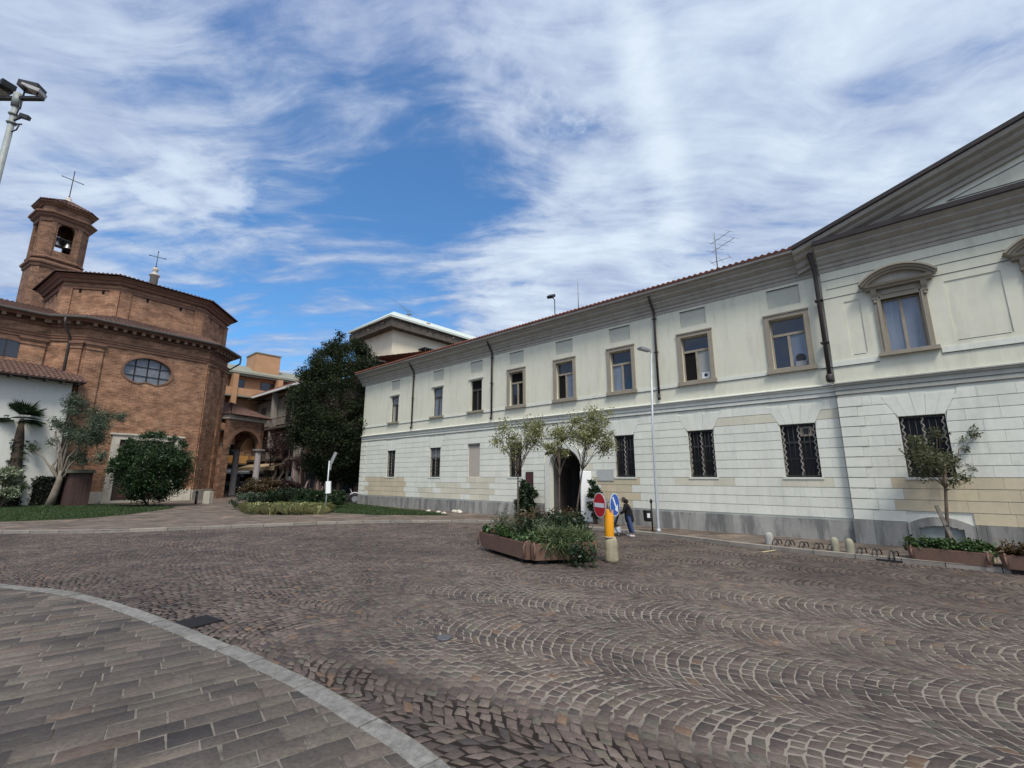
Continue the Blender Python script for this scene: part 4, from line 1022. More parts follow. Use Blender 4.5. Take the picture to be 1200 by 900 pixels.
# plinth, portal, nave lunette, drainpipe
mb = MB()
def pl(c0, c1, o=.12, z=.95):
    d = (c1-c0).normalized(); n = Vector((d.y,-d.x)); L_ = (c1-c0).length; k = max(1,int(L_/1.15))
    for i in range(k):
        p = c0+d*(L_*(i+.5)/k); mb.obox((p.x+n.x*(o-.15),p.y+n.y*(o-.15),z/2), ((d.x,d.y,0),(n.x,n.y,0),(0,0,1)), (L_/k/2-.004,.15,z/2))
pl(V1,CB+d1*-3.35); pl(CB+d1*1.15,V2+d2*-.05,.16,1.05); pl(V2,V3,.16,.98); pl(VN,V0); pl(V0,V1)
mb.build('plinth', STONE, ch, CO)
pt = thing('portal', None, None); pt.parent = ch
mb = MB(); n3 = Vector((d1.y,-d1.x,0))
def f1box(mb, u0,u1,o0,o1,z0,z1): mb.prism([f1(u0,o0,z0),f1(u1,o0,z0),f1(u1,o1,z0),f1(u0,o1,z0)], (0,0,z1-z0))
f1box(mb,-3.35,-2.85,-.1,.16,.1,5.0); f1box(mb,.85,1.35,-.1,.16,.1,5.0); f1box(mb,-3.35,1.35,-.1,.163,5.0,5.36); f1box(mb,-3.5,1.5,-.1,.26,5.36,5.5); f1box(mb,-3.5,1.5,-.1,.5,.0,.26)
mb.build('stone_surround', STONE, pt, CO)
mb = MB(); f1box(mb,-2.85,.85,.01,.04,.26,5.0); mb.build('doorway', M('dark_doorway', (.05,.035,.03), .8, .2, 2, 0), pt, CO)
mb = MB()
for u in (-2.0,-1.0,0.0): f1box(mb,u-.42,u+.42,.04,.075,.5,2.5); f1box(mb,u-.42,u+.42,.04,.075,2.7,4.8)
mb.build('door_leaf', M('portal_wood', (.10,.055,.045), .65, .25, 4, .1), pt, CO)
ln = thing('lunette', None, None); ln.parent = ch
q = on_plane(4,415,V0,d1); n_ = Vector((d1.y,-d1.x)); lz = DP(4,417,q.y)[2]
def nv(u,o,z): p = q+d1*u+n_*o; return (p.x,p.y,z)
n = 18; R_ = 1.75
mb = MB(); mb.add([nv(R_*cos(pi*k/n),.02,lz+R_*.72*sin(pi*k/n)) for k in range(n+1)], [list(range(n+1))]); mb.build('pane', GLASS, ln, CO)
mb = MB()
for k in range(n):
    a,b = pi*k/n, pi*(k+1)/n
    mb.prism([nv(R_*cos(a),0,lz+.72*R_*sin(a)),nv((R_+.28)*cos(a),0,lz+.75*(R_+.28)*sin(a)),nv((R_+.28)*cos(b),0,lz+.75*(R_+.28)*sin(b)),nv(R_*cos(b),0,lz+.72*R_*sin(b))], tuple(Vector((n_.x,n_.y,0))*.1))
mb.build('brick_arch', BRICK_TRIM, ln, CO)
mb = MB()
for x in (-.8,0,.8): mb.bar(nv(x,.05,lz),nv(x,.05,lz+.72*R_*sqrt(1-(x/R_)**2)),.06,.04)
mb.build('muntins', FRAME_D, ln, CO)
mb = MB(); e = eo[1]; w_ = V0+(V1-V0)*.62; nn0 = Vector((d0.y,-d0.x)); mb.tube([(w_.x+nn0.x*.95,w_.y+nn0.y*.95,13.2+DZ),(w_.x+nn0.x*.9,w_.y+nn0.y*.9,12.7+DZ),(w_.x+nn0.x*.25,w_.y+nn0.y*.25,11.9+DZ),(w_.x+nn0.x*.18,w_.y+nn0.y*.18,11.4+DZ),(w_.x+nn0.x*.18,w_.y+nn0.y*.18,.1)], .085, 8)
mb.build('drainpipe', PIPE, ch, CO)
mb = MB(); e = eo[4]; wv = V3+az(-54)*.4+Vector((d2.y,-d2.x))*.1; mb.tube([(e.x,e.y,13.2+DZ),(e.x-.05,e.y,12.6+DZ),(wv.x,wv.y,11.7+DZ),(wv.x,wv.y,.1)], .08, 8); mb.build('drainpipe', PIPE, ch, CO)

# ------------------------------------------------------------------ bell tower behind the church
TC = Vector((-52.6,48.2)); tw = thing('bell_tower', 'slender brick bell tower with open arched belfry and iron cross', 'bell tower', (TC.x,TC.y,1.1)); TO = (TC.x,TC.y,.1)
ta = az(31); tb = Vector((ta.y,-ta.x))       # ta along the visible face, tb out of it
def octo(w, c): # square of half width w with chamfered corners c, clockwise from the left of the visible face
    P = []
    for (a,b) in ((-w+c,w),(w-c,w),(w,w-c),(w,-w+c),(w-c,-w),(-w+c,-w),(-w,-w+c),(-w,w-c)): P.append(TC+ta*a+tb*b)
    return P
sh = octo(2.05,.5); be = octo(2.0,.72)
mb = MB(); wallpoly(mb, sh, -1.2, 24.2); mb.build('shaft', BRICK_DK, tw, TO)
zb0, zb1 = 24.7, 29.6; aw, az0, az1 = .72, 25.9, 28.55
mb = MB()
for i in range(8):
    a,b = be[i],be[(i+1)%8]
    if i%2: mb.add([(a.x,a.y,zb0-.6),(b.x,b.y,zb0-.6),(b.x,b.y,zb1),(a.x,a.y,zb1)], [(0,1,2,3)]); continue
    d = (b-a).normalized(); L_ = (b-a).length; n_ = Vector((d.y,-d.x)); c = a+d*L_/2
    def P(u,o,z): p = c+d*u+n_*o; return (p.x,p.y,z)
    for (u0,u1,z0,z1) in ((-L_/2,-aw,zb0-.6,zb1),(aw,L_/2,zb0-.6,zb1),(-aw,aw,zb0-.6,az0),(-aw,aw,az1+aw,zb1)):
        mb.add([P(u0,0,z0),P(u1,0,z0),P(u1,0,z1),P(u0,0,z1)], [(0,1,2,3)])
    n = 8
    for s in (-1,1):
        arc = [(s*aw*sin(pi/2*k/n), az1+aw*cos(pi/2*k/n)) for k in range(n+1)]
        mb.add([P(u,0,z) for u,z in arc]+[P(s*aw,0,az1+aw)], [(k,k+1,n+1) for k in range(n)])
    arc = [(-aw,az0)]+[(-aw*cos(pi*k/16),az1+aw*sin(pi*k/16)) for k in range(17)]+[(aw,az0)]
    for (p,q_) in zip(arc,arc[1:]+arc[:1]): mb.add([P(p[0],0,p[1]),P(q_[0],0,q_[1]),P(q_[0],-.5,q_[1]),P(p[0],-.5,p[1])], [(0,1,2,3)])
    for s in (-1,1): mb.prism([P(s*(aw+.16),-.02,zb0+.3),P(s*(L_/2-.02),-.02,zb0+.3),P(s*(L_/2-.02),-.02,zb1-.3),P(s*(aw+.16),-.02,zb1-.3)], tuple(Vector((n_.x,n_.y,0))*.1))
mb.build('belfry', BRICK_DK, tw, TO)
mb = MB()
mb.sweep(sh, [(-.1,23.7),(.08,23.7),(.14,23.85),(.14,24.0),(.3,24.1),(.34,24.3),(.18,24.45),(-.1,24.5)], True)
mb.sweep(be, [(-.1,24.8),(.16,24.8),(.2,24.95),(.06,25.1),(-.1,25.1)], True)
mb.sweep(be, [(-.1,29.2),(.1,29.2),(.14,29.4),(.14,29.6),(.36,29.75),(.44,29.95),(.62,30.05),(.64,30.2),(-.1,30.25)], True)
mb.build('cornices', BRICK_TRIM, tw, TO)
up = octo(2.02,.66); mb = MB(); wallpoly(mb, up, 30.0, 31.35); mb.sweep(up, [(-.1,31.1),(.12,31.1),(.2,31.25),(.42,31.35),(.46,31.5),(-.1,31.5)], True); mb.build('attic', BRICK_DK, tw, TO)
mb = MB(); ev = octo(2.55,.9)
for i in range(8):
    a,b = ev[i],ev[(i+1)%8]; mb.tiles((a.x,a.y,31.55),(b.x,b.y,31.55),(TC.x+(b.x-TC.x)*.1,TC.y+(b.y-TC.y)*.1,33.0),(TC.x+(a.x-TC.x)*.1,TC.y+(a.y-TC.y)*.1,33.0), .30, .05, .5)
mb.build('roof', TILE_DK, tw, TO)
mb = MB(); mb.lathe([(.5,0),(.42,.3),(.22,.42),(.3,.62),(.12,.8)], (TC.x,TC.y,32.75), 10); fn_ = mb.build('finial', STONE, tw, TO)
mb = MB(); cross(mb, TC.x,TC.y,33.5,3.5,.95,ta,.045); mb.build('cross', IRON, tw, TO)
BELLM = flat('bell_bronze', (.30,.31,.30), .35, .5, .8)
for s in (-.48,.48):
    p = TC+tb*1.25+ta*s; q_ = MB().lathe([(.42,0),(.40,.10),(.28,.35),(.22,.62),(.05,.74)], (p.x,p.y,26.75), 14).build('bell', BELLM, tw, TO)
    MB().obox((p.x,p.y,27.6), ((ta.x,ta.y,0),(tb.x,tb.y,0),(0,0,1)), (.42,.12,.12)).build('bell_yoke', IRON, q_, TO)
mb = MB(); mb.obox((TC.x,TC.y,27.7), ((ta.x,ta.y,0),(tb.x,tb.y,0),(0,0,1)), (1.5,1.5,.07)); mb.obox((TC.x,TC.y,25.3), ((ta.x,ta.y,0),(tb.x,tb.y,0),(0,0,1)), (1.45,1.45,.2)); mb.build('bell_frame', IRON, tw, TO)

# ------------------------------------------------------------------ white house at the left edge
HC = Vector(G(57,592.6,.1)); hd = az(34); hn = Vector((hd.y,-hd.x))
hs = thing('white_house', 'low white rendered house with tiled eave in front of the church', 'house', (HC.x,HC.y,.1)); HO = (HC.x,HC.y,.1)
HE = DP(84,449,HC.y)[2]
mb = MB(); hp = [HC-hd*20,HC,HC-hn*9,HC-hn*9-hd*20]; wallpoly(mb, hp, 0, HE+.1)
print('house clear of nave', (HC-V0).dot(Vector((d1.y,-d1.x)))); mb.build('wall', M('house_plaster', (.60,.60,.545), .9, .06, .7, .05, 50, streak=.4), hs, HO)
mb = MB(); o_ = 1.0; a,b = HC-hd*20+hn*o_, HC+hn*o_+hd*.55; c,d = HC-hn*4.5+hd*.55, HC-hn*4.5-hd*20
mb.tiles((a.x,a.y,HE+.05),(b.x,b.y,HE+.05),(c.x,c.y,HE+2.2),(d.x,d.y,HE+2.2), .28, .05, .5)
e = HC-hn*10+hd*.55; f_ = HC-hn*10-hd*20; mb.add([(d.x,d.y,HE+2.2),(c.x,c.y,HE+2.2),(e.x,e.y,HE+.05),(f_.x,f_.y,HE+.05)], [(0,1,2,3)])
mb.build('roof', TILE_DK, hs, HO)
mb = MB(); mb.prism([(a.x,a.y,HE-.04),(b.x,b.y,HE-.04),(e.x,e.y,HE-.04),(f_.x,f_.y,HE-.04)], (0,0,.05)); mb.build('eaves', M('dark_eaves', (.05,.04,.035), .8, .2, 3, 0), hs, HO)
mb = MB()
for i in range(24): p = HC-hd*(19.6-i*.86); mb.bar((p.x-hn.x*.1,p.y-hn.y*.1,HE-.10),(p.x+hn.x*.92,p.y+hn.y*.92,HE-.13),.10,.12)
mb.build('rafters', FRAME_D, hs, HO)

# ------------------------------------------------------------------ arched portico beside the church
PC = Vector(DP(297,582,48.4)[:2]); pd = az(16); pn = Vector((pd.y,-pd.x)); Dp = 2.9
pr_ = thing('portico', 'brick portico with round arches on granite columns beside the church', 'portico', (PC.x,PC.y,.1)); PO = (PC.x,PC.y,.1)
zsp = DP(303,527,PC.y)[2]; zco = DP(318,496,PC.y)[2]; spn = 4.0
def pp(u,o,z): p = PC+pd*u+pn*o; return (p.x,p.y,z)
mb = MB(); zc_ = zsp; Rr = spn/2-.30; n = 16
def arch_wall(P, span, thick, z0, ztop, w=.42):   # P(u,o,z): opening centre at u = -span/2
    Rr = span/2-w*.5; cu = -span/2
    arc = [(cu-Rr*cos(pi*k/n), z0+Rr*sin(pi*k/n)) for k in range(n+1)]
    for k in range(n):
        a,b = arc[k],arc[k+1]
        mb.prism([P(a[0],0,a[1]),P(b[0],0,b[1]),P(b[0],0,ztop),P(a[0],0,ztop)], tuple(Vector(P(0,-thick,0))-Vector(P(0,0,0))))
    for u0,u1 in ((-span-w*.5,cu-Rr),(cu+Rr,w*.5)):
        mb.prism([P(u0,0,z0),P(u1,0,z0),P(u1,0,ztop),P(u0,0,ztop)], tuple(Vector(P(0,-thick,0))-Vector(P(0,0,0))))
arch_wall(lambda u,o,z: pp(u,o+.21,z), spn, .42, zsp, zco)
def ps(u,o,z): return pp(.21+o, u, z)
mbk = mb
arch_wall(lambda u,o,z: pp(o+.21, u, z), Dp, .42, zsp, zco)
mb.build('arches', BRICK_DK, pr_, PO)
mb = MB()
for k in range(n):
    a,b = pi*k/n, pi*(k+1)/n; cu = -spn/2; r0, r1 = spn/2-.21, spn/2+.12
    mb.prism([pp(cu-r0*cos(a),.21,zsp+r0*sin(a)),pp(cu-r1*cos(a),.21,zsp+r1*sin(a)),pp(cu-r1*cos(b),.21,zsp+r1*sin(b)),pp(cu-r0*cos(b),.21,zsp+r0*sin(b))], tuple(Vector((pn.x,pn.y,0))*.06))
mb.build('archivolt', BRICK_TRIM, pr_, PO)
COLM = M('granite_column', (.30,.275,.27), .75, .1, 5, .1, 60)
MB().prism([pp(-spn-.6,-.3,0),pp(-spn+.2,-.3,0),pp(-spn+.2,.23,0),pp(-spn-.6,.23,0)], (0,0,zsp+.02)).build('pier', BRICK_DK, pr_, PO)
for (u,o) in ((0,0),(0,-Dp)):
    c_ = MB().lathe([(.38,0),(.38,.14),(.32,.2),(.30,.3),(.30,zsp-.55),(.275,zsp-.4),(.33,zsp-.36),(.36,zsp-.22),(.36,zsp-.2)], pp(u,o,.1), 14).build('column', COLM, pr_, PO)
    MB().obox(pp(u,o,zsp-.04), ((pd.x,pd.y,0),(pn.x,pn.y,0),(0,0,1)), (.42,.42,.07)).build('capital', COLM, c_, PO)
mb = MB(); rect = [PC+pd*.21+pn*.21, PC+pd*.21-pn*(Dp+.21), PC-pd*(spn+.2)-pn*(Dp+.21), PC-pd*(spn+.2)+pn*.21]
mb.sweep(rect, [(-.1,zco),(.1,zco),(.22,zco+.2),(.42,zco+.26),(.44,zco+.42),(-.1,zco+.42)], True, outside=-1); mb.build('cornice', STONE, pr_, PO)
mb = MB(); mb.prism([(p.x,p.y,zco-.06) for p in rect], (0,0,.08)); mb.build('ceiling', M('vault_plaster', (.16,.13,.11), .9, .2, 1, 0), pr_, PO)
ev = [PC+pd*.75+pn*.75, PC+pd*.75-pn*(Dp+.75), PC-pd*(spn+.5)-pn*(Dp+.75), PC-pd*(spn+.5)+pn*.75]; r1, r2 = PC-pd*(spn*.55)-pn*2.1, PC-pd*(spn*.50)-pn*(Dp+.3); zr = zco+.45; zk = zco+2.0
mb = MB()
for a,b,c,d in ((ev[0],ev[1],r2,r1),(ev[3],ev[0],r1,r1),(ev[1],ev[2],r2,r2),(ev[2],ev[3],r1,r2)):
    mb.tiles((a.x,a.y,zr),(b.x,b.y,zr),(c.x,c.y,zk),(d.x+.001,d.y,zk), .28, .05, .5)
mb.build('roof', TILE_DK, pr_, PO)

# ------------------------------------------------------------------ background buildings, in the palace's own grid
PINK = M('orange_render', (.44,.255,.145), .9, .12, .6, .05, 30)
CREAM = M('cream_render', (.70,.62,.47), .9, .08, .6, .05, 30)
METR = M('pale_metal_roof', (.50,.55,.50), .6, .12, .8, .05, 20, streak=.3)
DKSL = M('dark_concrete', (.10,.085,.07), .9, .35, 1.5, .1, 20)
WOODW = M('brown_panel', (.16,.09,.06), .8, .2, 2, 0)
def bg(name, label, u, y): return thing(name, label, 'building', PW(u,y,.1), PROT)
# corner block: A runs away behind the portico, B runs towards the tree
A0u, A0y = 65.0, -4.3
bA = bg('orange_building', 'orange rendered apartment block with roof box behind the portico', A0u, A0y)
def winrow(par, n, x0, dx, y, z0, z1, w, axis='x', frame=WHITE, pane=GLASS):
    for i in range(n):
        c = x0+i*dx; t = thing('window', None, None); t.parent = par
        if axis == 'x':
            MB().box(c-w/2-.08,c+w/2+.08,y-.05,y+.06,z0-.08,z1+.08).build('frame', frame, t); MB().box(c-w/2,c+w/2,y+.05,y+.075,z0,z1).build('pane', pane, t)
        else:
            MB().box(y-.05,y+.06,c-w/2-.08,c+w/2+.08,z0-.08,z1+.08).build('frame', frame, t); MB().box(y+.05,y+.075,c-w/2,c+w/2,z0,z1).build('pane', pane, t)
# local frame of A: visible face looks along +y?  the face seen through the arch looks to the camera (towards -x ... +y)
MB().box(0,14,-8,22,0,16.6).build('wall', PINK, bA)
GRN = M('weathered_metal_roof', (.22,.225,.18), .7, .12, .8, .05, 20, streak=.3)
MB().box(-.9,15,-9,23,16.6,17.2).build('roof_slab', GRN, bA)
mb = MB(); mb.add([(-1.1,-9,16.9),(-1.1,23,16.9),(4,23,19.2),(4,-9,19.2)], [(0,1,2,3)]); mb.add([(-1.1,-9,16.9),(4,-9,19.2),(4,-9,16.9)], [(0,1,2)]); mb.build('roof_slope', GRN, bA)
MB().box(1.2,5.0,-2.9,.4,17.3,20.9).build('roof_box', PINK, bA); bA.scale = (1,1,.92)
MB().box(1.1,5.1,-3.0,.5,20.9,21.05).build('roof_box_cap', GRN, bA)
for k,z in enumerate((4.0,8.6,13.6)):
    MB().box(-1.5,0,-7,21,z-.22,z).build('balcony_slab', DKSL if k < 2 else GRN, bA)
    MB().box(-1.5,-1.38,-7,21,z,z+1.05).build('balcony_parapet', PINK if k > 0 else M('orange_band', (.55,.30,.10), .8, .1, 1, 0), bA)
for z0,z1 in ((4.6,6.7),(9.2,11.2),(14.2,16.0)): winrow(bA, 7, -5.5, 4.0, -.02, z0, z1, 1.5, 'y', frame=DKSL) if False else None
for z0,z1 in ((4.3,6.8),(9.0,11.4),(14.0,16.2)):
    for i in range(7):
        c = -5.0+i*3.9; t = thing('window', None, None); t.parent = bA
        MB().box(-.06,.05,c-.95,c+.95,z0,z1).build('frame', WHITE if z0 < 5 else WOODW, t); MB().box(-.085,-.055,c-.85,c+.85,z0+.08,z1-.08).build('pane', GLASS, t)
for c in (-2.2, 3.4, 9.0): MB().box(-1.7,-.2,c-.3,c+.3,8.6,16.6).build('pier', PINK, bA)
MB().box(-.5,.02,-7,21,.1,3.6).build('shop_front', M('pale_shopfront', (.42,.46,.48), .5, .15, 1.0, 0), bA)
for c in (-3.5,0,3.5,7.0,10.5): MB().box(-.54,-.49,c-1.2,c+1.2,.3,2.7).build('shop_window', GLASS, bA)
mb = MB(); mb.add([(-.55,-5,3.5),(-.55,14,3.5),(-1.9,14,2.8),(-1.9,-5,2.8)], [(0,1,2,3)]); mb.add([(-1.9,-5,2.8),(-1.9,14,2.8),(-1.9,14,2.55),(-1.9,-5,2.55)], [(0,1,2,3)]); mb.build('grey_awning', M('awning_grey', (.22,.24,.26), .8, .1, 2, 0), bA)
# B: loggia building, parallel to the palace, running toward the tree
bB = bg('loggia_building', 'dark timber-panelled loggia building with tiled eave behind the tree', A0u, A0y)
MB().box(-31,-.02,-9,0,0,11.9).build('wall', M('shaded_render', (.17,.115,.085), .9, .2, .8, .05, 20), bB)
EV = 12.6
mb = MB(); mb.tiles((.9,1.2,EV),(-31.5,1.2,EV),(-31.5,-6,EV+2.2),(.9,-6,EV+2.2), .30, .05, .6); mb.tiles((.9,1.2,EV+.01),(.9,14,EV+.01),(3.2,14,EV+1.0),(3.2,-1,EV+1.0), .3,.05,.6); mb.build('roof', TILE, bB)
mb = MB(); mb.box(-31.5,1.0,1.0,1.22,EV-.34,EV-.06).box(.78,1.0,1.22,14,EV-.34,EV-.06); mb.build('white_fascia', WHITE, bB)
MB().box(-31.5,1.0,-.02,1.0,EV-.26,EV-.14).build('soffit', DKSL, bB)
mb = MB()
for i in range(40): x = -.3-i*.42; mb.box(x-.13,x+.13,.0,.14,8.3,11.6)
mb.build('upper_boards', M('pale_board', (.30,.27,.23), .8, .15, 2, 0), bB)
for x in (-7.8,-15.6,-23.4,-30.6): MB().box(x-.16,x+.16,.2,.9,.1,EV-.3).build('loggia_post', M('grey_post', (.28,.25,.22), .8, .1, 2, 0), bB)
for z in (4.1,7.9): MB().box(-31,-.1,0,1.0,z-.25,z).build('balcony_slab', DKSL, bB); 
for z in (4.1,7.9):
    mb = MB(); mb.box(-31,-.1,.9,.95,z+1.0,z+1.06)
    for i in range(80): x = -.3-i*.385; mb.box(x-.012,x+.012,.91,.94,z,z+1.0)
    mb.build('balcony_railing', IRON, bB)
for i in range(7):
    c = -3.2-i*4.0
    for z0,z1 in ((4.6,7.0),(8.4,10.9)):
        t = thing('window', None, None); t.parent = bB; MB().box(c-.75,c+.75,-.05,.17,z0,z1).build('frame', FRAME_D, t); MB().box(c-.65,c+.65,.165,.19,z0+.08,z1-.08).build('pane', GLASS, t)
AWN = M('awning_tan', (.40,.30,.19), .85, .12, 1.5, .05)
mb = MB(); mb.add([(-2.5,.1,3.75),(-14,.1,3.75),(-14,2.2,3.1),(-2.5,2.2,3.1)], [(0,1,2,3)]); mb.add([(-2.5,2.2,3.1),(-14,2.2,3.1),(-14,2.2,2.7),(-2.5,2.2,2.7)], [(0,1,2,3)]); mb.build('tan_awning', AWN, bB)
for c in (-3.8,-7.2,-10.6,-14.0,-18,-22,-26):
    MB().box(c-1.3,c+1.3,.02,.06,.4,2.9).build('shop_window', GLASS, bB)
for c in (-4.4,-9.5,-13): MB().box(c-.5,c+.5,.06,.09,1.5,2.0).build('shop_poster', NOTE, bB)
for c in (-1.9,-5.5,-8.9,-12.3,-16): MB().box(c-.12,c+.12,.0,.2,.1,3.6).build('shop_pier', CREAM, bB)
# C: modern block with roof terrace behind the palace
bC = bg('cream_building', 'cream modern apartment block with pale metal roof and planted terrace', 50.6, -15.9); bC.location.z = 1.6
zC = 20.7
MB().box(0,9,-26,0,-2,zC).build('wall', CREAM, bC)
MB().box(-1.2,10,-27,1.2,zC,zC+.35).build('terrace_slab', DKSL, bC)
mb = MB(); mb.box(-1.2,-1.05,-27,1.2,zC+.35,zC+1.05); mb.box(-1.05,10,1.05,1.2,zC+.35,zC+1.05); mb.build('terrace_parapet', DKSL, bC)
zt = zC+1.5
mb = MB(); e = [(-1.5,1.5),(-1.5,-27),(10,-27),(10,1.5)]; zA = zt+2.9
mb.add([(-1.5,1.5,zt),(-1.5,-27,zt),(4,-23,zA),(4,-2.5,zA),(10,1.5,zt),(10,-27,zt)], [(0,3,2,1),(0,4,3),(4,5,2,3),(1,2,5)])
mb.box(-1.5,10,-27,1.5,zt-.25,zt-.02)
mb.build('metal_roof', METR, bC)
mb = MB(); mb.box(0,9,-25,0,zC+.35,zt-.2); mb.build('attic_wall', CREAM, bC)
MB().box(1.0,1.7,-7.2,-6.6,zt+.6,zt+1.5).build('chimney', BRICK_DK, bC)
MB().box(-1.9,0,-24,.02,15.9,16.3).build('balcony_slab', DKSL, bC); MB().box(-.02,9,0,1.6,15.9,16.3).build('balcony_slab', DKSL, bC)
for c in (-6.2,-11.2,-16.2):
    t = thing('window', None, None); t.parent = bC; MB().box(-.06,.02,c-1.3,c+1.3,16.6,19.0).build('frame', WOODW, t); MB().box(-.08,-.055,c-1.15,c+1.15,16.75,18.9).build('pane', GLASS, t)
mb = MB(); mb.box(-1.5,-.02,-13.5,-4.4,18.7,18.85); mb.tube([(-1.45,-4.6,16.3),(-1.45,-4.6,18.7)], .05, 6).tube([(-1.45,-13.3,16.3),(-1.45,-13.3,18.7)], .05, 6); mb.build('pergola', IRON, bC)
mb = MB(); mb.box(-.05,.0,-24,0,12.2,15.4); mb.build('brown_band', WOODW, bC); MB().box(0,9,.0,.05,12.2,15.4).build('brown_band', WOODW, bC)
r = np.random.default_rng(3); cs = [(-.9,-1.5-i*1.15,zC+.9) for i in range(20)]+[(.5+i*1.2,.9,zC+.8) for i in range(6)]
leaves('terrace_plants', cloud(r, cs, [.5]*len(cs), [60]*len(cs)), .28, L_RUST, bC, 4)
an = antenna('dish_antenna', 'rooftop antenna mast with satellite dish on the cream building', 0, 0, 0, 3.2, [(.9,.8,3.1,.4),(.7,.7,2.4,.4),(.6,.55,1.8,.4)])
an.location = Vector(PW(50.6+3.0,-15.9-4.6,1.6+zt+2.6)); 
MB().lathe([(.02,0),(.25,.05),(.42,.18),(.40,.19),(.22,.09),(.02,.03)], (0,.0,.0), 14).build('dish', GREY, an)
d_ = an.children[-1]; d_.location = (0,.25,.7); d_.rotation_euler = (radians(-70),0,0)
# ------------------------------------------------------------------ trees and plants
def limb_pts(a, b, r, sag=.1, k=5):
    a, b = Vector(a), Vector(b); L_ = (b-a).length
    return [a.lerp(b, i/k)+Vector((r.normal(0,.035),r.normal(0,.035),0))*L_*(0 if i in (0,k) else 1)+Vector((0,0,sag*L_*sin(pi*i/k))) for i in range(k+1)]
def tree(name, label, cat, loc, trunk, clumps, per, leafsz, lm, bark, seed, r0, r1, group=None, aspect=.5, power=.45, limbs=None, up=.3, droop=0., flat=.85, lf=.45):
    """trunk: list of points (local); clumps: (x,y,z,R)"""
    t = thing(name, label, cat, loc, 0, group); r = np.random.default_rng(seed)
    mb = MB(); n = len(trunk); mb.tube(trunk, [r0+(r1-r0)*i/(n-1) for i in range(n)], 9); top = Vector(trunk[-1])
    mb.build('trunk', bark, t)
    mb = MB(); cl = list(clumps); idx = range(len(cl)) if limbs is None else range(0, len(cl), max(1, len(cl)//limbs))
    for i in idx:
        c = cl[i]; f = r.uniform(lf,1.0); k = int(f*(n-1)); s = Vector(trunk[k])
        if s.z > c[2]: s = Vector(trunk[max(0,k-1)])
        p = limb_pts(s, c[:3], r); mb.tube(p, [r1*.55*(1-.8*j/(len(p)-1))+.004 for j in range(len(p))], 5)
    mb.build('limbs', bark, t)
    P = cloud(r, [c[:3] for c in cl], [c[3] for c in cl], [max(4,int(per*(c[3]/cl[0][3])**2)) for c in cl], flat, power)
    leaves('crown', P, leafsz, lm, t, seed+1, aspect, up, .35, None, droop); return t
# the big dark evergreen
def big_tree():
    r = np.random.default_rng(21); bx, by = G(388,588,.1); cl = []
    # silhouette half widths (m) by height
    prof = [(1.8,1.6),(3,3.4),(4.5,4.4),(6.5,4.9),(8.5,4.7),(10.2,4.0),(11.8,3.0),(13,2.0),(14.0,.9)]
    zs = [p[0] for p in prof]; ws = [p[1] for p in prof]
    for i in range(360):
        z = r.uniform(1.7,13.4); w = np.interp(z, zs, ws); R = r.uniform(.55,1.05)*(1 if z < 11.5 else .72); q = max(.1, w-R*.75)*r.uniform(.55,1)**.5; a = r.uniform(0,2*pi)
        cl.append((q*cos(a)+.55+.10*(z-7)*-.25, q*sin(a), z, R))
    for i in range(26):                      # upright shoots round the top and sides
        a = r.uniform(0,2*pi); z = r.uniform(8,13.9); w = np.interp(z, zs, ws); cl.append((w*.86*cos(a)+.3, w*.85*sin(a), z+.25, r.uniform(.3,.5)))
    t = tree('evergreen_tree', 'large dense dark evergreen tree beside the portico', 'tree', (bx,by,.1), [(0,0,-.1),(.05,0,1.2),(0,.1,2.6),(-.1,0,5),(-.2,0,8),(-.3,0,11)], cl, 430, .16, L_BIG, BARK, 22, .34, .10, None, .46, .55, 40, .1, .1)
    return t
big_tree()
# small purple-leaved tree with pale stems, behind the bed
def multi(name, label, px, py, lm, seed, h, spread, stems, per, leafsz, bark, cat='tree'):
    x, y = G(px,py,.1); r = np.random.default_rng(seed); t = thing(name, label, cat, (x,y,.1)); mb = MB(); cl = []
    for i in range(stems):
        a = 2*pi*i/stems+r.uniform(-.4,.4); tip = Vector((spread*.55*cos(a),spread*.55*sin(a),h*r.uniform(.6,.8))); p = limb_pts((.18*cos(a),.18*sin(a),-.1), tip, r, .0, 6)
        mb.tube(p, [.17-.11*j/6 for j in range(7)], 7)
        for k in range(7): cl.append((tip.x+r.normal(0,spread*.35),tip.y+r.normal(0,spread*.35),tip.z+r.uniform(-.1,.35)*h*.6,spread*r.uniform(.22,.4)))
    mb.build('stems', bark, t)
    P = cloud(r, [c[:3] for c in cl], [c[3] for c in cl], [per]*len(cl), .8); leaves('crown', P, leafsz, lm, t, seed+1, .5); return t
PINKBARK = M('pale_pink_bark', (.33,.235,.215), .85, .25, 5, .3, 20)
multi('purple_tree', 'small purple-leaved tree with pale pinkish stems left of the dark tree', 351,581, L_PURPLE, 31, 4.6, 1.7, 4, 120, .16, PINKBARK)
multi('purple_tree', 'slim purple-leaved tree with pale stems close to the dark trunk', 374,582, L_PURPLE, 33, 4.2, 1.2, 3, 90, .16, PINKBARK)
multi('purple_tree', 'dark reddish tree growing against the right side of the portico', 322,580, L_PURPLE, 35, 7.4, 2.0, 4, 150, .17, BARK)
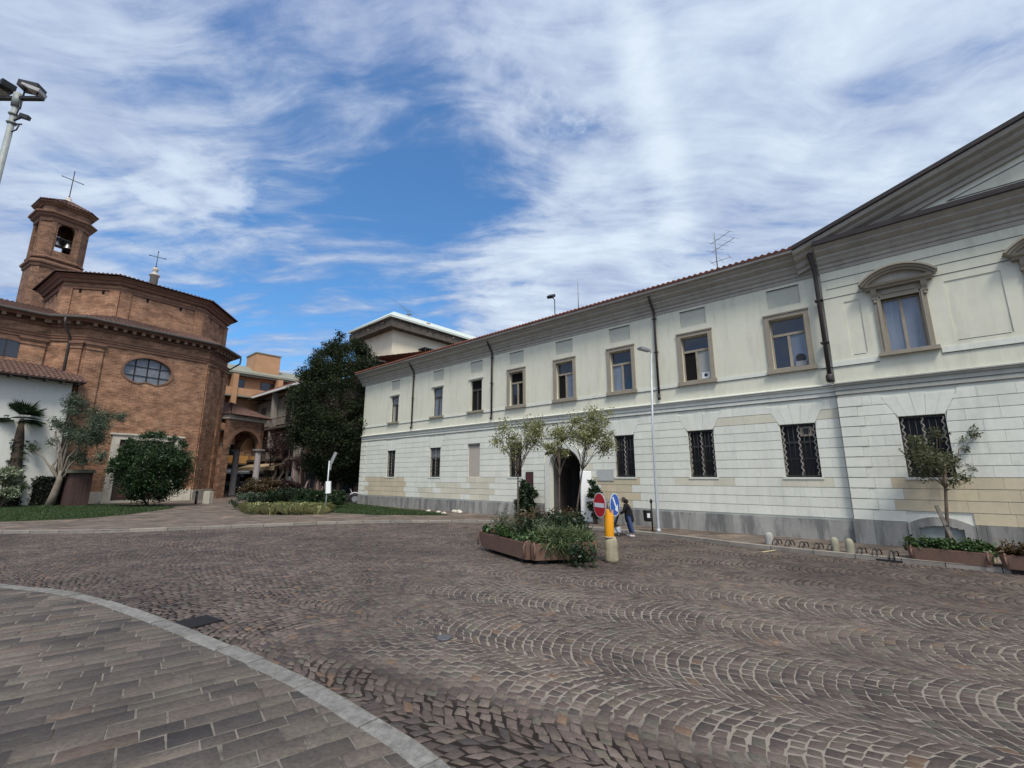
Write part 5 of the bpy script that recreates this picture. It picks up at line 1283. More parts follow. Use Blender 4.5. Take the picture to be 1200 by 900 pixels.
# ball of clipped shrub before the church door
def shrub(name, label, loc, ell, n, k, leafsz, lm, seed, aspect=.45, zoff=.0, cat='shrub', stem=True, group=None, up=.3, jag=.12, shoots=0):
    t = thing(name, label, cat, loc, 0, group); r = np.random.default_rng(seed); cl = []; rad = []
    for i in range(n):
        d = r.normal(size=3); d /= np.linalg.norm(d); q = r.uniform(.25,1)**.5; R = min(ell)*r.uniform(.18,.32)
        cl.append((d[0]*(ell[0]-R*.6)*q, d[1]*(ell[1]-R*.6)*q, zoff+ell[2]+d[2]*(ell[2]-R*.6)*q)); rad.append(R*(1+r.uniform(-jag,jag*3)))
    for i in range(shoots):
        a = r.uniform(0,2*pi); el = r.uniform(-.1,1.5); cl.append((cos(a)*cos(el)*ell[0]*1.0, sin(a)*cos(el)*ell[1]*1.0, zoff+ell[2]+sin(el)*ell[2]*1.02)); rad.append(min(ell)*r.uniform(.05,.13))
    P = cloud(r, cl, rad, [k]*n+[k//4]*shoots, .9, .5); P = P[P[:,2] > .02]
    leaves('foliage', P, leafsz, lm, t, seed+1, aspect, up)
    if stem:
        mb = MB()
        for i in range(5):
            c = cl[i*3 % n]; mb.tube(limb_pts((r.normal(0,.05),r.normal(0,.05),-.05), (c[0]*.7,c[1]*.7,c[2]*.8), r, .0, 4), [.05,.04,.03,.02,.015], 5)
        mb.build('stems', BARK, t)
    return t
x, y = G(172,594,.1); shrub('round_shrub', 'big rounded dark green shrub in front of the church door', (x,y,.1), (2.35,2.2,2.42), 140, 300, .15, L_BUSH, 41, .36, .05, jag=.3, shoots=70)
# olive tree
def olive():
    r = np.random.default_rng(51); x, y = G(56,594,.1); cl = []
    def c(px, py, R, n, dy=0):
        for i in range(n):
            X, Y, Z = DP(px+r.normal(0,R*7), py+r.normal(0,R*6), y+dy+r.normal(0,.6)); cl.append((X-x,Y-y,Z-.1,R*r.uniform(.55,1.1)))
    c(88,475,.75,7); c(115,490,.8,9); c(105,515,.85,9); c(92,535,.7,6); c(140,488,.5,4); c(70,497,.6,4); c(42,525,.45,4); c(118,535,.5,4); c(85,505,.7,6); c(60,520,.35,2)
    tr = [(0,0,-.1),(.25,0,.8),(.42,0,1.7),(.5,0,2.4)]
    return tree('olive_tree', 'grey-green olive tree with a leaning pale trunk before the church', 'tree', (x,y,.1), tr, cl, 210, .15, L_OLIVE, BARK_PALE, 52, .25, .15, None, .34, .75, 9, lf=.8)
olive()
# palm
def palm():
    x, y = G(12,594.5,.1); r = np.random.default_rng(61); t = thing('fan_palm', 'fan palm with shaggy dark trunk in front of the white house', 'palm', (x,y,.1)); top = Vector((-.55,0,5.9))
    pts = [(0,0,-.1),(-.1,0,1.5),(-.28,0,3),(-.42,0,4.6),tuple(top)]; tr = MB().tube(pts, [.36,.34,.30,.26,.22], 10).build('trunk', M('palm_fibre', (.06,.045,.035), .95, .4, 8, .8, 25), t)
    V = []; 
    for i in range(260):
        z = r.uniform(.1,4.6); a = r.uniform(0,2*pi); cx = np.interp(z,[0,1.5,3,4.6,5.9],[0,-.1,-.28,-.42,-.55]); V.append((cx+.33*cos(a),.33*sin(a),z))
    leaves('trunk_ivy', np.array(V+[(v[0]+r.normal(0,.12),v[1]+r.normal(0,.12),v[2]*.6) for v in V]), .28, L_DKGREEN, t, 62, .6)
    for i in range(24):
        a = 2*pi*i/24*2.4+r.uniform(-.2,.2); el = r.uniform(-.45,1.3); pl_ = r.uniform(.35,.75); d = Vector((cos(a)*cos(el),sin(a)*cos(el),sin(el))); hub = top+d*pl_
        mb = MB(); mb.tube([top, hub], [.02,.012], 4); side = d.cross(Vector((0,0,1))).normalized(); upv = side.cross(d)
        for k in range(17):
            f = -1.25+2.5*k/16; bd = (d*cos(f)+side*sin(f)).normalized(); L_ = r.uniform(.85,1.08)*(1-.10*abs(f)); w = bd.cross(upv).normalized()*.042
            tip = hub+bd*L_-Vector((0,0,.06+.07*abs(f)))*r.uniform(.6,1.3); mid = hub+bd*L_*.55+upv*.03
            mb.add([hub-w*.3,hub+w*.3,mid+w,tip,mid-w], [(0,1,2,3,4)])
        mb.build('frond', L_PALM, t)
palm()
x, y = G(-2,596,.1); shrub('variegated_shrub', 'pale variegated shrub at the foot of the palm, cut by the left edge', (x,y,.1), (1.1,1.0,1.5), 40, 60, .22, leafmat('leaf_variegated', (.10,.13,.07), (.34,.38,.26), .25), 65, .4)
# dark hedge and timber cabinet
def hedge():
    a, b = Vector(G(2,593.2,.1)), Vector(G(70,593.2,.1)); m = (a+b)/2; t = thing('hedge', 'low dark clipped hedge between the palm and the olive tree', 'hedge', (m.x,m.y,.1)); r = np.random.default_rng(71)
    d = (b-a).normalized(); n = Vector((-d.y,d.x)); L_ = (b-a).length; k = 9000; u = r.uniform(-L_/2,L_/2,k); w = r.uniform(-.35,.35,k); z = r.uniform(.02,1,k)**.7*1.95
    leaves('foliage', np.stack([d.x*u+n.x*w, d.y*u+n.y*w, z+.05*np.sin(u*5)], 1), .15, leafmat('leaf_hedge', (.006,.010,.007), (.016,.026,.014), .1), t, 72, .5)
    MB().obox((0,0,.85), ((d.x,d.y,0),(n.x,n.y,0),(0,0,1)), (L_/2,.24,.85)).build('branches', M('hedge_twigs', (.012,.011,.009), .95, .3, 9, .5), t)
hedge()
x, y = G(86,593.4,.1); t = thing('timber_cabinet', 'dark brown timber cabinet with a flat overhanging top beside the olive tree', 'cabinet', (x,y,.1), radians(-30))
WD = M('dark_timber', (.075,.045,.04), .8, .25, 5, .2, streak=.5)
mb = MB()
for i in range(7): mb.box(-.72+i*.207,-.72+i*.207+.196,-.5,-.46,.06,2.25)
for i in range(5): mb.box(.70,.74,-.5+i*.205,-.5+i*.205+.195,.06,2.25)
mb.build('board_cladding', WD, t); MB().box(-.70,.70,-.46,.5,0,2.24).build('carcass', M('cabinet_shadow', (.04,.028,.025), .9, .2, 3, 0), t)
MB().box(-.85,.88,-.68,.62,2.25,2.36).box(-.80,.83,-.63,.57,2.36,2.46).build('lid', M('mossy_lid', (.14,.14,.095), .9, .3, 4, .2), t)
# bed at the foot of the dark tree
def pshrub(px, py, *a, **k): x, y = G(px,py,.1); return shrub(a[0], a[1], (x,y,.1), *a[2:], **k)
pshrub(305,590,'reddish_shrub','rusty brown and green shrub at the left of the planting bed',(1.7,1.3,1.05),60,110,.16,L_RUST,81)
pshrub(332,589,'reddish_shrub','dark red leafed shrub in the middle of the planting bed',(1.5,1.2,.95),50,110,.16,L_PURPLE,83)
pshrub(342,596,'spreading_juniper','low spreading dark green juniper in front of the dark tree',(2.1,1.3,.66),80,120,.15,L_DKGREEN,85,.25)
pshrub(372,597,'spreading_juniper','low dark green juniper to the left of the leaning sign post',(1.7,1.2,.62),70,120,.15,L_BUSH,86,.25)
pshrub(391,593,'spreading_juniper','low dark green juniper to the right of the leaning sign post',(.9,.9,.58),40,120,.15,L_DKGREEN,87,.25)
pshrub(288,597,'grey_shrub','small grey-green mound shrub beside the portico column',(1.15,.9,.55),40,110,.12,L_OLIVE,88,.4)
def grass_clumps(name, label, spots, h, mat, seed, blades, z=.1, spread=.35, w=.012, kind=None, cat='plant', lean=.45):
    r = np.random.default_rng(seed); o = np.array(spots).mean(0); V = []
    for (x,y) in spots:
        k = blades; a = r.uniform(0,2*pi,k); rad = r.uniform(0,1,k)**.6*spread*.4; bx = np.stack([x+rad*np.cos(a), y+rad*np.sin(a)],1)-o
        hh = h*r.uniform(.55,1.1,k); ou = np.stack([np.cos(a),np.sin(a)],1)*(lean*hh*r.uniform(.3,1.3,k))[:,None]; s = np.stack([-np.sin(a),np.cos(a)],1)*w
        z0 = np.zeros((k,1))
        m = bx+ou*.5; e = bx+ou*1.25
        V.append(np.stack([np.concatenate([bx-s,z0],1),np.concatenate([bx+s,z0],1),np.concatenate([m+s*.8,(hh*.8)[:,None]],1),np.concatenate([e,(hh*r.uniform(.35,1.0,k))[:,None]],1),np.concatenate([m-s*.8,(hh*.8)[:,None]],1)],1).reshape(-1,3))
    V = np.concatenate(V); n = len(V)//5
    g = npmesh(name, V, np.arange(5*n).reshape(n,5), mat, None, 5); g.location = (o[0],o[1],z); return tag(g, label, cat, None, kind)
r = np.random.default_rng(91); sp = []
for i in range(70):
    x = r.uniform(294,374); yy = 603.0-abs(x-330)*.012-r.uniform(0,4.6); sp.append(G(x,yy,.1))
grass_clumps('ornamental_grass', 'pale yellow ornamental grass edging the planting bed by the path', sp, .55, L_YELLOW, 92, 60, .1, 1.1, .022, 'stuff', 'grass', .8)
sp = [G(r.uniform(502,540), r.uniform(600.5,603.5), .1) for i in range(7)]
mb = MB()
for (x_,y_) in sp: mb.lathe([(.02,-.05),(.16,0),(.13,.10),(.02,.15)], (x_,y_,.12), 7)
tag(mb.build('edging_stones', STONE), 'scatter of small pale edging stones at the tip of the lawn', 'stones', None, 'stuff')
# dark shrub by the archway
x, y = PW(12.4,.75)[:2]; shrub('dark_shrub', 'dark upright shrub against the palace wall left of the archway', (x,y,.1), (.62,.55,.92), 50, 120, .13, L_DKGREEN, 95, .45, .02)
x, y = PW(8.55,.7)[:2]; shrub('dark_shrub', 'narrow dark shrub behind the white totem right of the archway', (x,y,.1), (.35,.35,.95), 30, 90, .12, L_DKGREEN, 96, .45, .02)

# ------------------------------------------------------------------ planters of the traffic island
def planter(name, label, a, b, depth, side, h=.60, group=None, feet=.10):
    """a-b: ground line of the front face (pixels resolved to plan), the trough extends to the given side"""
    a, b = Vector(a), Vector(b); d = (b-a).normalized(); n = Vector((-d.y,d.x))*side; L_ = (b-a).length; c = (a+b)/2+n*depth/2
    t = thing(name, label, 'planter', (c.x,c.y,0), atan2(d.y,d.x), group)
    bm = bmesh.new(); bmesh.ops.create_cube(bm, size=1)
    for v in bm.verts:
        k = 1.0 if v.co.z > 0 else .93
        v.co.x *= L_*k; v.co.y *= depth*(k if k == 1 else .88); v.co.z = feet+(v.co.z+.5)*(h-feet)
    bmesh.ops.bevel(bm, geom=[e for e in bm.edges if abs(e.verts[0].co.z-e.verts[1].co.z) > .1], offset=.11, segments=4, affect='EDGES', profile=.5)
    top = max(bm.faces, key=lambda f: f.calc_center_median().z)
    bmesh.ops.inset_individual(bm, faces=[top], thickness=.075); top = max(bm.faces, key=lambda f: (f.calc_center_median().z, f.calc_area()*.001)) if False else top
    for v in top.verts: v.co.z -= .09
    bmesh.ops.bevel(bm, geom=[e for e in bm.edges if min(v.co.z for v in e.verts) > h-.01], offset=.02, segments=2, affect='EDGES')
    me = bpy.data.meshes.new('trough'); bm.to_mesh(me); bm.free(); me.materials.append(PLANTER); o = bpy.data.objects.new('trough', me); COL.objects.link(o); o.parent = t
    MB().box(-L_/2+.12,L_/2-.12,-depth/2+.12,depth/2-.12,h-.14,h-.05).build('soil', SOIL, t)
    for s in (-1,1):
        MB().box(s*L_*.30-.12,s*L_*.30+.12,-depth*.32,depth*.32,0,feet+.01).build('foot', M('foot_dark', (.04,.036,.034), .9, .2, 4, 0), t)
        x0 = s*(L_/2-.10); q = MB(); q.tube([(x0,-depth/2-.012,feet+.05),(x0,-depth/2-.014,h-.09),(x0,-depth/2+.06,h+.006),(x0,depth/2-.06,h+.006),(x0,depth/2+.014,h-.09),(x0,depth/2+.012,feet+.05)], .022, 8); q.build('end_rib', PLANTER, t)
    return t, c, d, n, L_
gA, gB = G(622,663), G(703,660); gL = G(559,644)
planter('planter', 'long brown concrete planter on the left of the island, holding low green plants', gL, (gA[0]-.10,gA[1]+.05), .95, 1, .52)
planter('planter', 'short brown concrete planter at the front of the island with grasses hanging over it', gA, gB, .95, 1, .50)
e0 = Vector(gB)+Vector((-.15,1.15)); planter('planter', 'brown concrete planter at the back right of the island, hidden by shrubs', e0, (e0.x-.75,e0.y+2.3), .9, 1, .52)
pr0, pr1 = G(1064,660), G(1169,671); planter('planter', 'long brown concrete planter with trailing green plants under the sapling', pr0, pr1, .70, 1, .40)
q0, q1 = G(1174,672), G(1290,684); planter('planter', 'brown concrete planter with reddish plants, cut by the right edge', q0, q1, .70, 1, .40)
# planting of the island
def frustum_spots(r, pix, n): return [G(*p) for p in [(r.uniform(pix[0],pix[1]), r.uniform(pix[2],pix[3])) for _ in range(n)]]
def line_spots(r, a, b, w, n, side=1):
    a, b = Vector(a), Vector(b); d = (b-a).normalized(); nn = Vector((-d.y,d.x))*side; L_ = (b-a).length
    return [tuple(a+d*r.uniform(.05,L_-.05)+nn*r.uniform(.10,w)) for _ in range(n)]
r = np.random.default_rng(101)
aL = Vector(gL); aR = Vector((gA[0]-.1,gA[1]+.05))
def mound(name, label, pts, z, R, per, sz, lm, seed, aspect=.5, flatk=.8, cat='plant'):
    rr_ = np.random.default_rng(seed); o = np.array([(p[0],p[1]) for p in pts]).mean(0); c = [(p[0]-o[0],p[1]-o[1],z+rr_.uniform(-.1,.12)) for p in pts]
    P = cloud(rr_, c, [R*rr_.uniform(.7,1.2) for _ in c], [per]*len(c), flatk, .5)
    t = leaves(name, P, sz, lm, None, seed, aspect); t.location = (o[0],o[1],0); return tag(t, label, cat)
mound('leafy_plants', 'bright green leafy bedding plants in the long left planter', line_spots(r, aL, aR, .7, 26, 1), .52, .16, 70, .10, L_GREEN, 111, .6)
mound('lavender_bush', 'wispy grey-green bush in the back of the left planter', [(p[0]+.25,p[1]+.55) for p in line_spots(r, aL, aR, .7, 26, 1)], .72, .26, 90, .11, leafmat('leaf_lavender', (.035,.048,.025), (.12,.14,.075), .3), 112, .2, 1.1)
mound('hanging_grass', 'long green grass hanging over the front planter', line_spots(r, (gA[0]+.3,gA[1]-.02), (gB[0]-.1,gB[1]-.02), .6, 32, 1), .50, .22, 150, .27, leafmat('leaf_hanging_grass', (.04,.065,.025), (.15,.20,.085), .3), 113, .085, .9)
mound('dark_foliage', 'dark bushy foliage massed at the right back of the island', [(p[0]+.0,p[1]+.9) for p in line_spots(r, gA, gB, 1.7, 34, 1)], .78, .30, 120, .10, L_DKGREEN, 114, .55, 1.0)
mound('trailing_ivy', 'dark trailing plant spilling down the face of the front planter', [(1.62+.05*i*cos(i), 11.42-.02*i, ) for i in range(8)], .30, .17, 70, .09, L_DKGREEN, 115, .6, 1.5)
mound('twiggy_bush', 'brownish twiggy bush in the middle of the island below the thin trunks', [(p[0]-.15,p[1]+1.5) for p in line_spots(r, gA, gB, 1.2, 22, 1)], .88, .28, 80, .09, L_RUST, 116, .35, 1.0)
# standard privets
def privet(label, px, basey, top, crowns, seed, lean=0.0, per=150, r0=.035, nm='privet_tree', bark=None, lm=None):
    x, y = G(px,basey); rr_ = np.random.default_rng(seed); cl = []
    for (cx,cy,R,n) in crowns:
        for i in range(n):
            X,Y,Z = DP(cx+rr_.normal(0,R*.45),cy+rr_.normal(0,R*.38),y+rr_.normal(0,.32)); cl.append((X-x,Y-y,Z,R*.0135*rr_.uniform(.7,1.2)))
    X,Y,Z = DP(top[0],top[1],y); tr = [(0,0,.4),((X-x)*.3,0,.4+(Z-.4)*.3),((X-x)*.62,0.01,.4+(Z-.4)*.62),(X-x,0,Z)]
    return tree(nm, label, 'tree', (x,y,0), tr, cl, per, .078, lm or L_PRIVET, bark or BARK, seed+1, r0, r0*.5, None, .5, .7, 9, .5, lf=.8, flat=1.0)
privet('slim standard privet tree at the left of the island with a loose crown', 607, 642, (607,514), [(607,514,26,12),(588,521,14,5),(628,505,13,5)], 201, per=270)
privet('thin middle privet tree of the island with a small pale crown', 656, 640, (655,524), [(655,524,14,6),(643,528,9,3)], 211, per=200, r0=.032)
privet('largest privet tree of the island with a wide crown and leaning trunk', 673, 638, (688,510), [(688,503,28,17),(706,517,19,8),(664,508,15,6),(705,492,15,6),(680,488,12,4)], 221, per=290, r0=.034)
privet('sapling with sparse one-sided foliage in the right planter before the palace', 1114, 655, (1107,535), [(1085,532,21,10),(1105,542,18,6),(1074,518,12,3),(1142,508,9,3),(1130,522,9,2),(1120,560,13,3),(1135,548,8,2)], 231, per=170, r0=.048, nm='sapling', lm=leafmat('leaf_sapling', (.035,.045,.02), (.15,.16,.08), .3))
x, y = G(1127,661); X,Y,Z = DP(1097,592,y+.15); st = thing('tree_stake', 'slanting wooden stake propped against the sapling', 'stake', (x,y,.3)); MB().bar((0,0,-.1),(X-x,Y-y,Z-.3),.10,.07).build('stake_beam', BARK_PALE, st); MB().lathe([(.06,-.02),(.06,.02)], ((X-x)*.55,(Y-y)*.55,(Z-.3)*.55), 8).build('tie', IRON, st)
r = np.random.default_rng(301)
mound('trailing_plants', 'trailing green ground cover filling the long right planter', line_spots(r, pr0, pr1, .55, 46, 1), .42, .13, 90, .085, L_GREEN, 302, .55)
mound('reddish_plants', 'reddish and green bedding plants in the planter cut by the right edge', line_spots(r, q0, q1, .55, 30, 1), .47, .17, 90, .10, L_RUST, 303, .5)
# ------------------------------------------------------------------ signs on the island
bx_, by_ = G(717,659); bol = thing('stone_bollard', 'stout weathered stone bollard carrying the yellow sign column', 'bollard', (bx_,by_,0))
BOLS = M('bollard_stone', (.35,.31,.21), .9, .18, 5, .3, 30, dirt=((.17,.15,.11), .6))
MB().lathe([(.165,0),(.175,.08),(.168,.25),(.155,.33),(.165,.42),(.15,.54),(.11,.61),(.04,.63)], (0,0,0), 14).build('bollard_shaft', BOLS, bol)
sg = thing('traffic_sign', 'yellow column with round red no-entry and blue arrow signs', 'traffic sign', (bx_-.03,by_,.60))
YC = flat('yellow_plastic', (.78,.33,.015), .4); SRED = flat('sign_red', (.55,.02,.03), .4); SBLUE = flat('sign_blue', (.02,.10,.42), .4)
MB().lathe([(.113,0),(.118,.02),(.118,.66),(.113,.68),(.02,.685)], (0,0,0), 18).build('column', YC, sg)
MB().lathe([(.13,-.02),(.13,.025)], (0,0,0), 18).build('column_base', BOLS, sg)
def disc(nm, c, yaw, R, face, marks):
    c = Vector(c); f = Vector((sin(yaw),-cos(yaw),0)); x = Vector((cos(yaw),sin(yaw),0)); up = Vector((0,0,1)); n = 32
    def ring(rad, o): return [c+x*rad*cos(2*pi*k/n)+up*rad*sin(2*pi*k/n)+f*o for k in range(n)]
    p = MB().prism(ring(R,0), -f*.018).build(nm, GREY, sg)
    MB().prism(ring(R-.002,.0005), f*.002).build('border', WHITE, p); MB().prism(ring(R*.93,.003), f*.002).build('face', face, p)
    for poly in marks: MB().prism([c+x*u*R+up*v*R+f*.0055 for u,v in poly], f*.002).build('symbol', WHITE, p)
    return p, f
DN = DP(702.5,592,by_-.05); DB = DP(720.5,591.5,by_+.06)
p1, f1_ = disc('no_entry_disc', (DN[0]-bx_+.03,DN[1]-by_,DN[2]-.60), radians(-71), .312, SRED, [[(-.78,-.17),(.78,-.17),(.78,.17),(-.78,.17)]])
aw_ = [(-.52,.60),(-.30,.72),(.30,-.18),(.52,.02),(.56,-.66),(-.05,-.42),(.12,-.30)]
p2, f2_ = disc('arrow_disc', (DB[0]-bx_+.03,DB[1]-by_,DB[2]-.60), radians(53), .288, SBLUE, [aw_])
mb = MB(); mb.tube([(-.02,.0,.66),(-.02,.02,.86),(DN[0]-bx_+.03,DN[1]-by_+.04,.92)], .018, 6); mb.tube([(-.02,.02,.86),(DB[0]-bx_+.03,DB[1]-by_+.0,.90)], .018, 6); mb.build('bracket', GREY, sg)
# ------------------------------------------------------------------ totem, lamp posts, leaning sign
x, y = G(688,612.5,.1); t = thing('white_totem', 'tall plain white totem panel standing right of the archway', 'totem', (x,y,.1), radians(8)); zt_ = DP(688,552,y)[2]-.1
bm = bmesh.new(); bmesh.ops.create_cube(bm, size=1)
for v in bm.verts: v.co.x *= .50; v.co.y *= .16; v.co.z = (v.co.z+.5)*zt_
bmesh.ops.bevel(bm, geom=bm.edges[:], offset=.025, segments=2, affect='EDGES'); me = bpy.data.meshes.new('panel'); bm.to_mesh(me); bm.free(); me.materials.append(WHITE); o = bpy.data.objects.new('panel', me); COL.objects.link(o); o.parent = t
MB().box(-.30,.30,-.13,.13,-.02,.05).build('base_plate', GREY, t)
def lamp(label, px, py, z, toppx, toppy, arm, r0, r1, head):
    x, y = G(px,py,z); X,Y,Z = DP(toppx,toppy,y); t = thing('street_lamp', label, 'street lamp', (x,y,z)); h = Z-z
    MB().tube([(0,0,-.05),(0,0,.12),(0,0,h*.5),(X-x,0,h)], [r0*1.15,r0,(r0+r1)/2,r1], 10).build('pole', POLE, t)
    MB().lathe([(r0*1.6,0),(r0*1.5,.10),(r0*1.05,.14)], (0,0,0), 10).build('base_collar', POLE, t)
    a = Vector(arm); p = Vector((X-x,0,h)); MB().tube([p-Vector((0,0,.12)),p+Vector((0,0,.05)),p+a*.45+Vector((0,0,.07))], r1*.7, 8).build('arm', POLE, t)
    d = a.normalized(); sdv = Vector((-d.y,d.x,0)); c = p+a*.72+Vector((0,0,.08)); MB().obox(c, (d,sdv,(0,0,1)), (head[0],head[1],.045)).obox(c+Vector((0,0,.05)), (d,sdv,(0,0,1)), (head[0]*.6,head[1]*.6,.03)).build('lamp_head', GREY if r0 > .055 else POLE, t); return t
lamp('slender pale street lamp against the middle of the palace, head pointing left', 772,624,.1, 763,414, (-.45,-.25,.03), .056,.034, (.26,.10))
lamp('pale street lamp at the far end of the palace near the dark tree', 447,591.5,.1, 452.5,468, (.55,-.25,.02), .075,.045, (.30,.12))
x, y = G(381,601.5,.1); t = thing('leaning_sign_post', 'thin leaning grey sign post with white box and bent sign blade', 'sign post', (x,y,.1)); X,Y,Z = DP(386,540,y)
MB().tube([(0,0,-.05),((X-x)*.5,0,(Z-.1)*.5),(X-x,0,Z-.1)], .04, 8).build('post', POLE, t)
X2,Y2,Z2 = DP(385,571,y); MB().obox((X2-x+.02,-.06,Z2-.1), ((1,0,.06),(0,1,0),(-.06,0,1)), (.13,.06,.33)).build('white_box', WHITE, t)
A_ = DP(388,543,y); B_ = DP(394,530,y); mb = MB(); mb.bar((A_[0]-x,-.03,A_[2]-.1),(B_[0]-x,-.03,B_[2]-.1),.17,.025,up=(0,1,0)); C2 = DP(387,551,y); mb.bar((C2[0]-x,-.03,C2[2]-.1),(A_[0]-x,-.03,A_[2]-.1),.10,.024,up=(0,1,0)); mb.build('sign_blade', M('back_of_sign', (.27,.28,.27), .5, .1, 5, 0, metal=.3), t)
# floodlight mast at the left edge
Y_ = 14.0; mx, my = DP(-108,600,Y_)[0:2]; mx = DP(12,150,Y_)[0]; t = thing('floodlight_mast', 'grey lighting mast with black floodlights at the top left corner', 'light mast', (mx,Y_,0)); zt_ = DP(13,108,Y_)[2]
MASTM = M('weathered_mast', (.27,.29,.275), .6, .2, 4, .05, metal=.2)
MB().tube([(0,0,-.1),(0,0,zt_*.6),(0,0,zt_-.55)], [.12,.10,.085], 12).build('mast', MASTM, t)
MB().tube([(0,0,zt_-.62),(0,0,zt_-.1)], [.135,.135], 12).lathe([(.11,-.05),(.15,0),(.11,.05)], (0,0,zt_-.95), 12).lathe([(.11,-.05),(.15,0),(.11,.05)], (0,0,zt_-1.3), 12).build('mast_head', MASTM, t)
MB().obox((.05,0,zt_-.27), ((1,0,-.01),(0,1,0),(0,0,1)), (.86,.07,.05)).build('crossbar', IRON, t)
def flood(cx, yaw):
    p = MB().obox((cx,-.05,zt_+.12), ((cos(yaw),sin(yaw),-.12),(-sin(yaw),cos(yaw),0),(0.12,0,1)), (.31,.20,.12)).build('floodlight', BLACKB, t)
    MB().obox((cx+.1*cos(yaw),-.05,zt_+.02), ((cos(yaw),sin(yaw),-.3),(-sin(yaw),cos(yaw),0),(0.3,0,1)), (.30,.18,.06)).build('lamp_glass', M('lamp_lens', (.42,.40,.37), .25, .1, 5, 0, spec=.7), p)
    mb = MB()
    for s in (-.24,.24): mb.bar((cx+s,-.05,zt_-.22),(cx+s,-.05,zt_+.08),.035)
    mb.build('yoke', IRON, p)
flood(.48, .2); flood(-.55, pi-.3)
mb = MB(); mb.bar((0,0,zt_-1.22),(.42,-.05,zt_-1.08),.05); mb.obox((.5,-.06,zt_-1.10), ((1,.2,-.25),(-.2,1,0),(.25,0,1)), (.14,.07,.07)); mb.build('camera', BLACKB, t)
mb = MB(); mb.bar((.05,0,zt_-1.35),(.48,-.08,zt_-1.42),.035); mb.tube([(.1,0,zt_-1.3),(.36,-.05,zt_-1.4),(.3,-.05,zt_-1.62),(.08,0,zt_-1.66)], .022, 6); mb.tube([(.13,-.02,zt_-.4),(.17,-.02,zt_-.7),(.12,-.02,zt_-1.0)], .02, 6); mb.build('cables', IRON, t)
# ------------------------------------------------------------------ litter bin, bollards, bicycle racks
x, y = G(765,622.5,.1); t = thing('litter_bin', 'black litter bin on a post by the kerb next to the lamp', 'litter bin', (x,y,.1))
MB().tube([(0,0,-.02),(0,0,1.05)], .03, 8).lathe([(.09,0),(.09,.03)], (0,0,0), 10).build('post', IRON, t)
b_ = MB().lathe([(.13,.36),(.15,.42),(.165,.74),(.17,.76),(.13,.77)], (-.17,-.03,0), 14).build('bin', BLACKB, t); MB().box(-.235,-.13,-.21,-.195,.50,.66).build('white_sticker', NOTE, b_)
MB().lathe([(.05,0),(.06,.05),(.02,.14)], (0,0,1.03), 8).build('post_cap', IRON, t)
BOLS2 = M('yellow_stone', (.28,.265,.195), .9, .15, 5, .2)
for i,(px,py,h,lb) in enumerate(((902.5,641.5,.44,'squat pale stone bollard at the left end of the bicycle racks'),(980,650,.46,'pale stone bollard between the two bicycle racks, left of its twin'),(997.5,652.5,.47,'pale yellowish stone bollard between the two bicycle racks, right of its twin'))):
    x, y = G(px,py); t = thing('stone_bollard', lb, 'bollard', (x,y,0)); R_ = .125 if i == 0 else .105
    MB().lathe([(R_*1.05,0),(R_,.08),(R_*.95,h*.6),(R_*.9,h*.82),(R_*.6,h*.96),(.02,h)], (0,0,0), 12).build('bollard_shaft', BOLS2 if i else M('white_stone', (.33,.32,.29), .85, .12, 4, .2), t)
def rack(label, pxs):
    pts = [Vector(G(px, 641.5+(px-903)*.1165+.6)) for px in pxs]; o = pts[0]; t = thing('bicycle_rack', label, 'bicycle rack', (o.x,o.y,0)); d = (pts[-1]-pts[0]).normalized(); n = Vector((-d.y,d.x))
    MB().bar((-d.x*.2,-d.y*.2,.03),(pts[-1].x-o.x+d.x*.2,pts[-1].y-o.y+d.y*.2,.03),.05,.04).bar((-d.x*.2+n.x*.4,-d.y*.2+n.y*.4,.03),(pts[-1].x-o.x+d.x*.2+n.x*.4,pts[-1].y-o.y+d.y*.2+n.y*.4,.03),.05,.04).build('ground_rail', IRON, t)
    for p in pts:
        mb = MB()
        for s in (-.05,.05):
            c = Vector((p.x-o.x,p.y-o.y,0))+Vector((d.x,d.y,0))*s
            mb.tube([c+Vector((n.x,n.y,0))*(.2-.2*cos(pi*k/10))+Vector((0,0,.03+.22*sin(pi*k/10)**.6)) for k in range(11)], .016, 6)
        mb.build('wheel_loop', IRON, t)
rack('dark iron bicycle rack with five wheel loops between stone bollards by the palace kerb', [908,923,939.5,957,973])
rack('dark iron bicycle rack with three wheel loops left of the right planter', [1008,1026,1046])
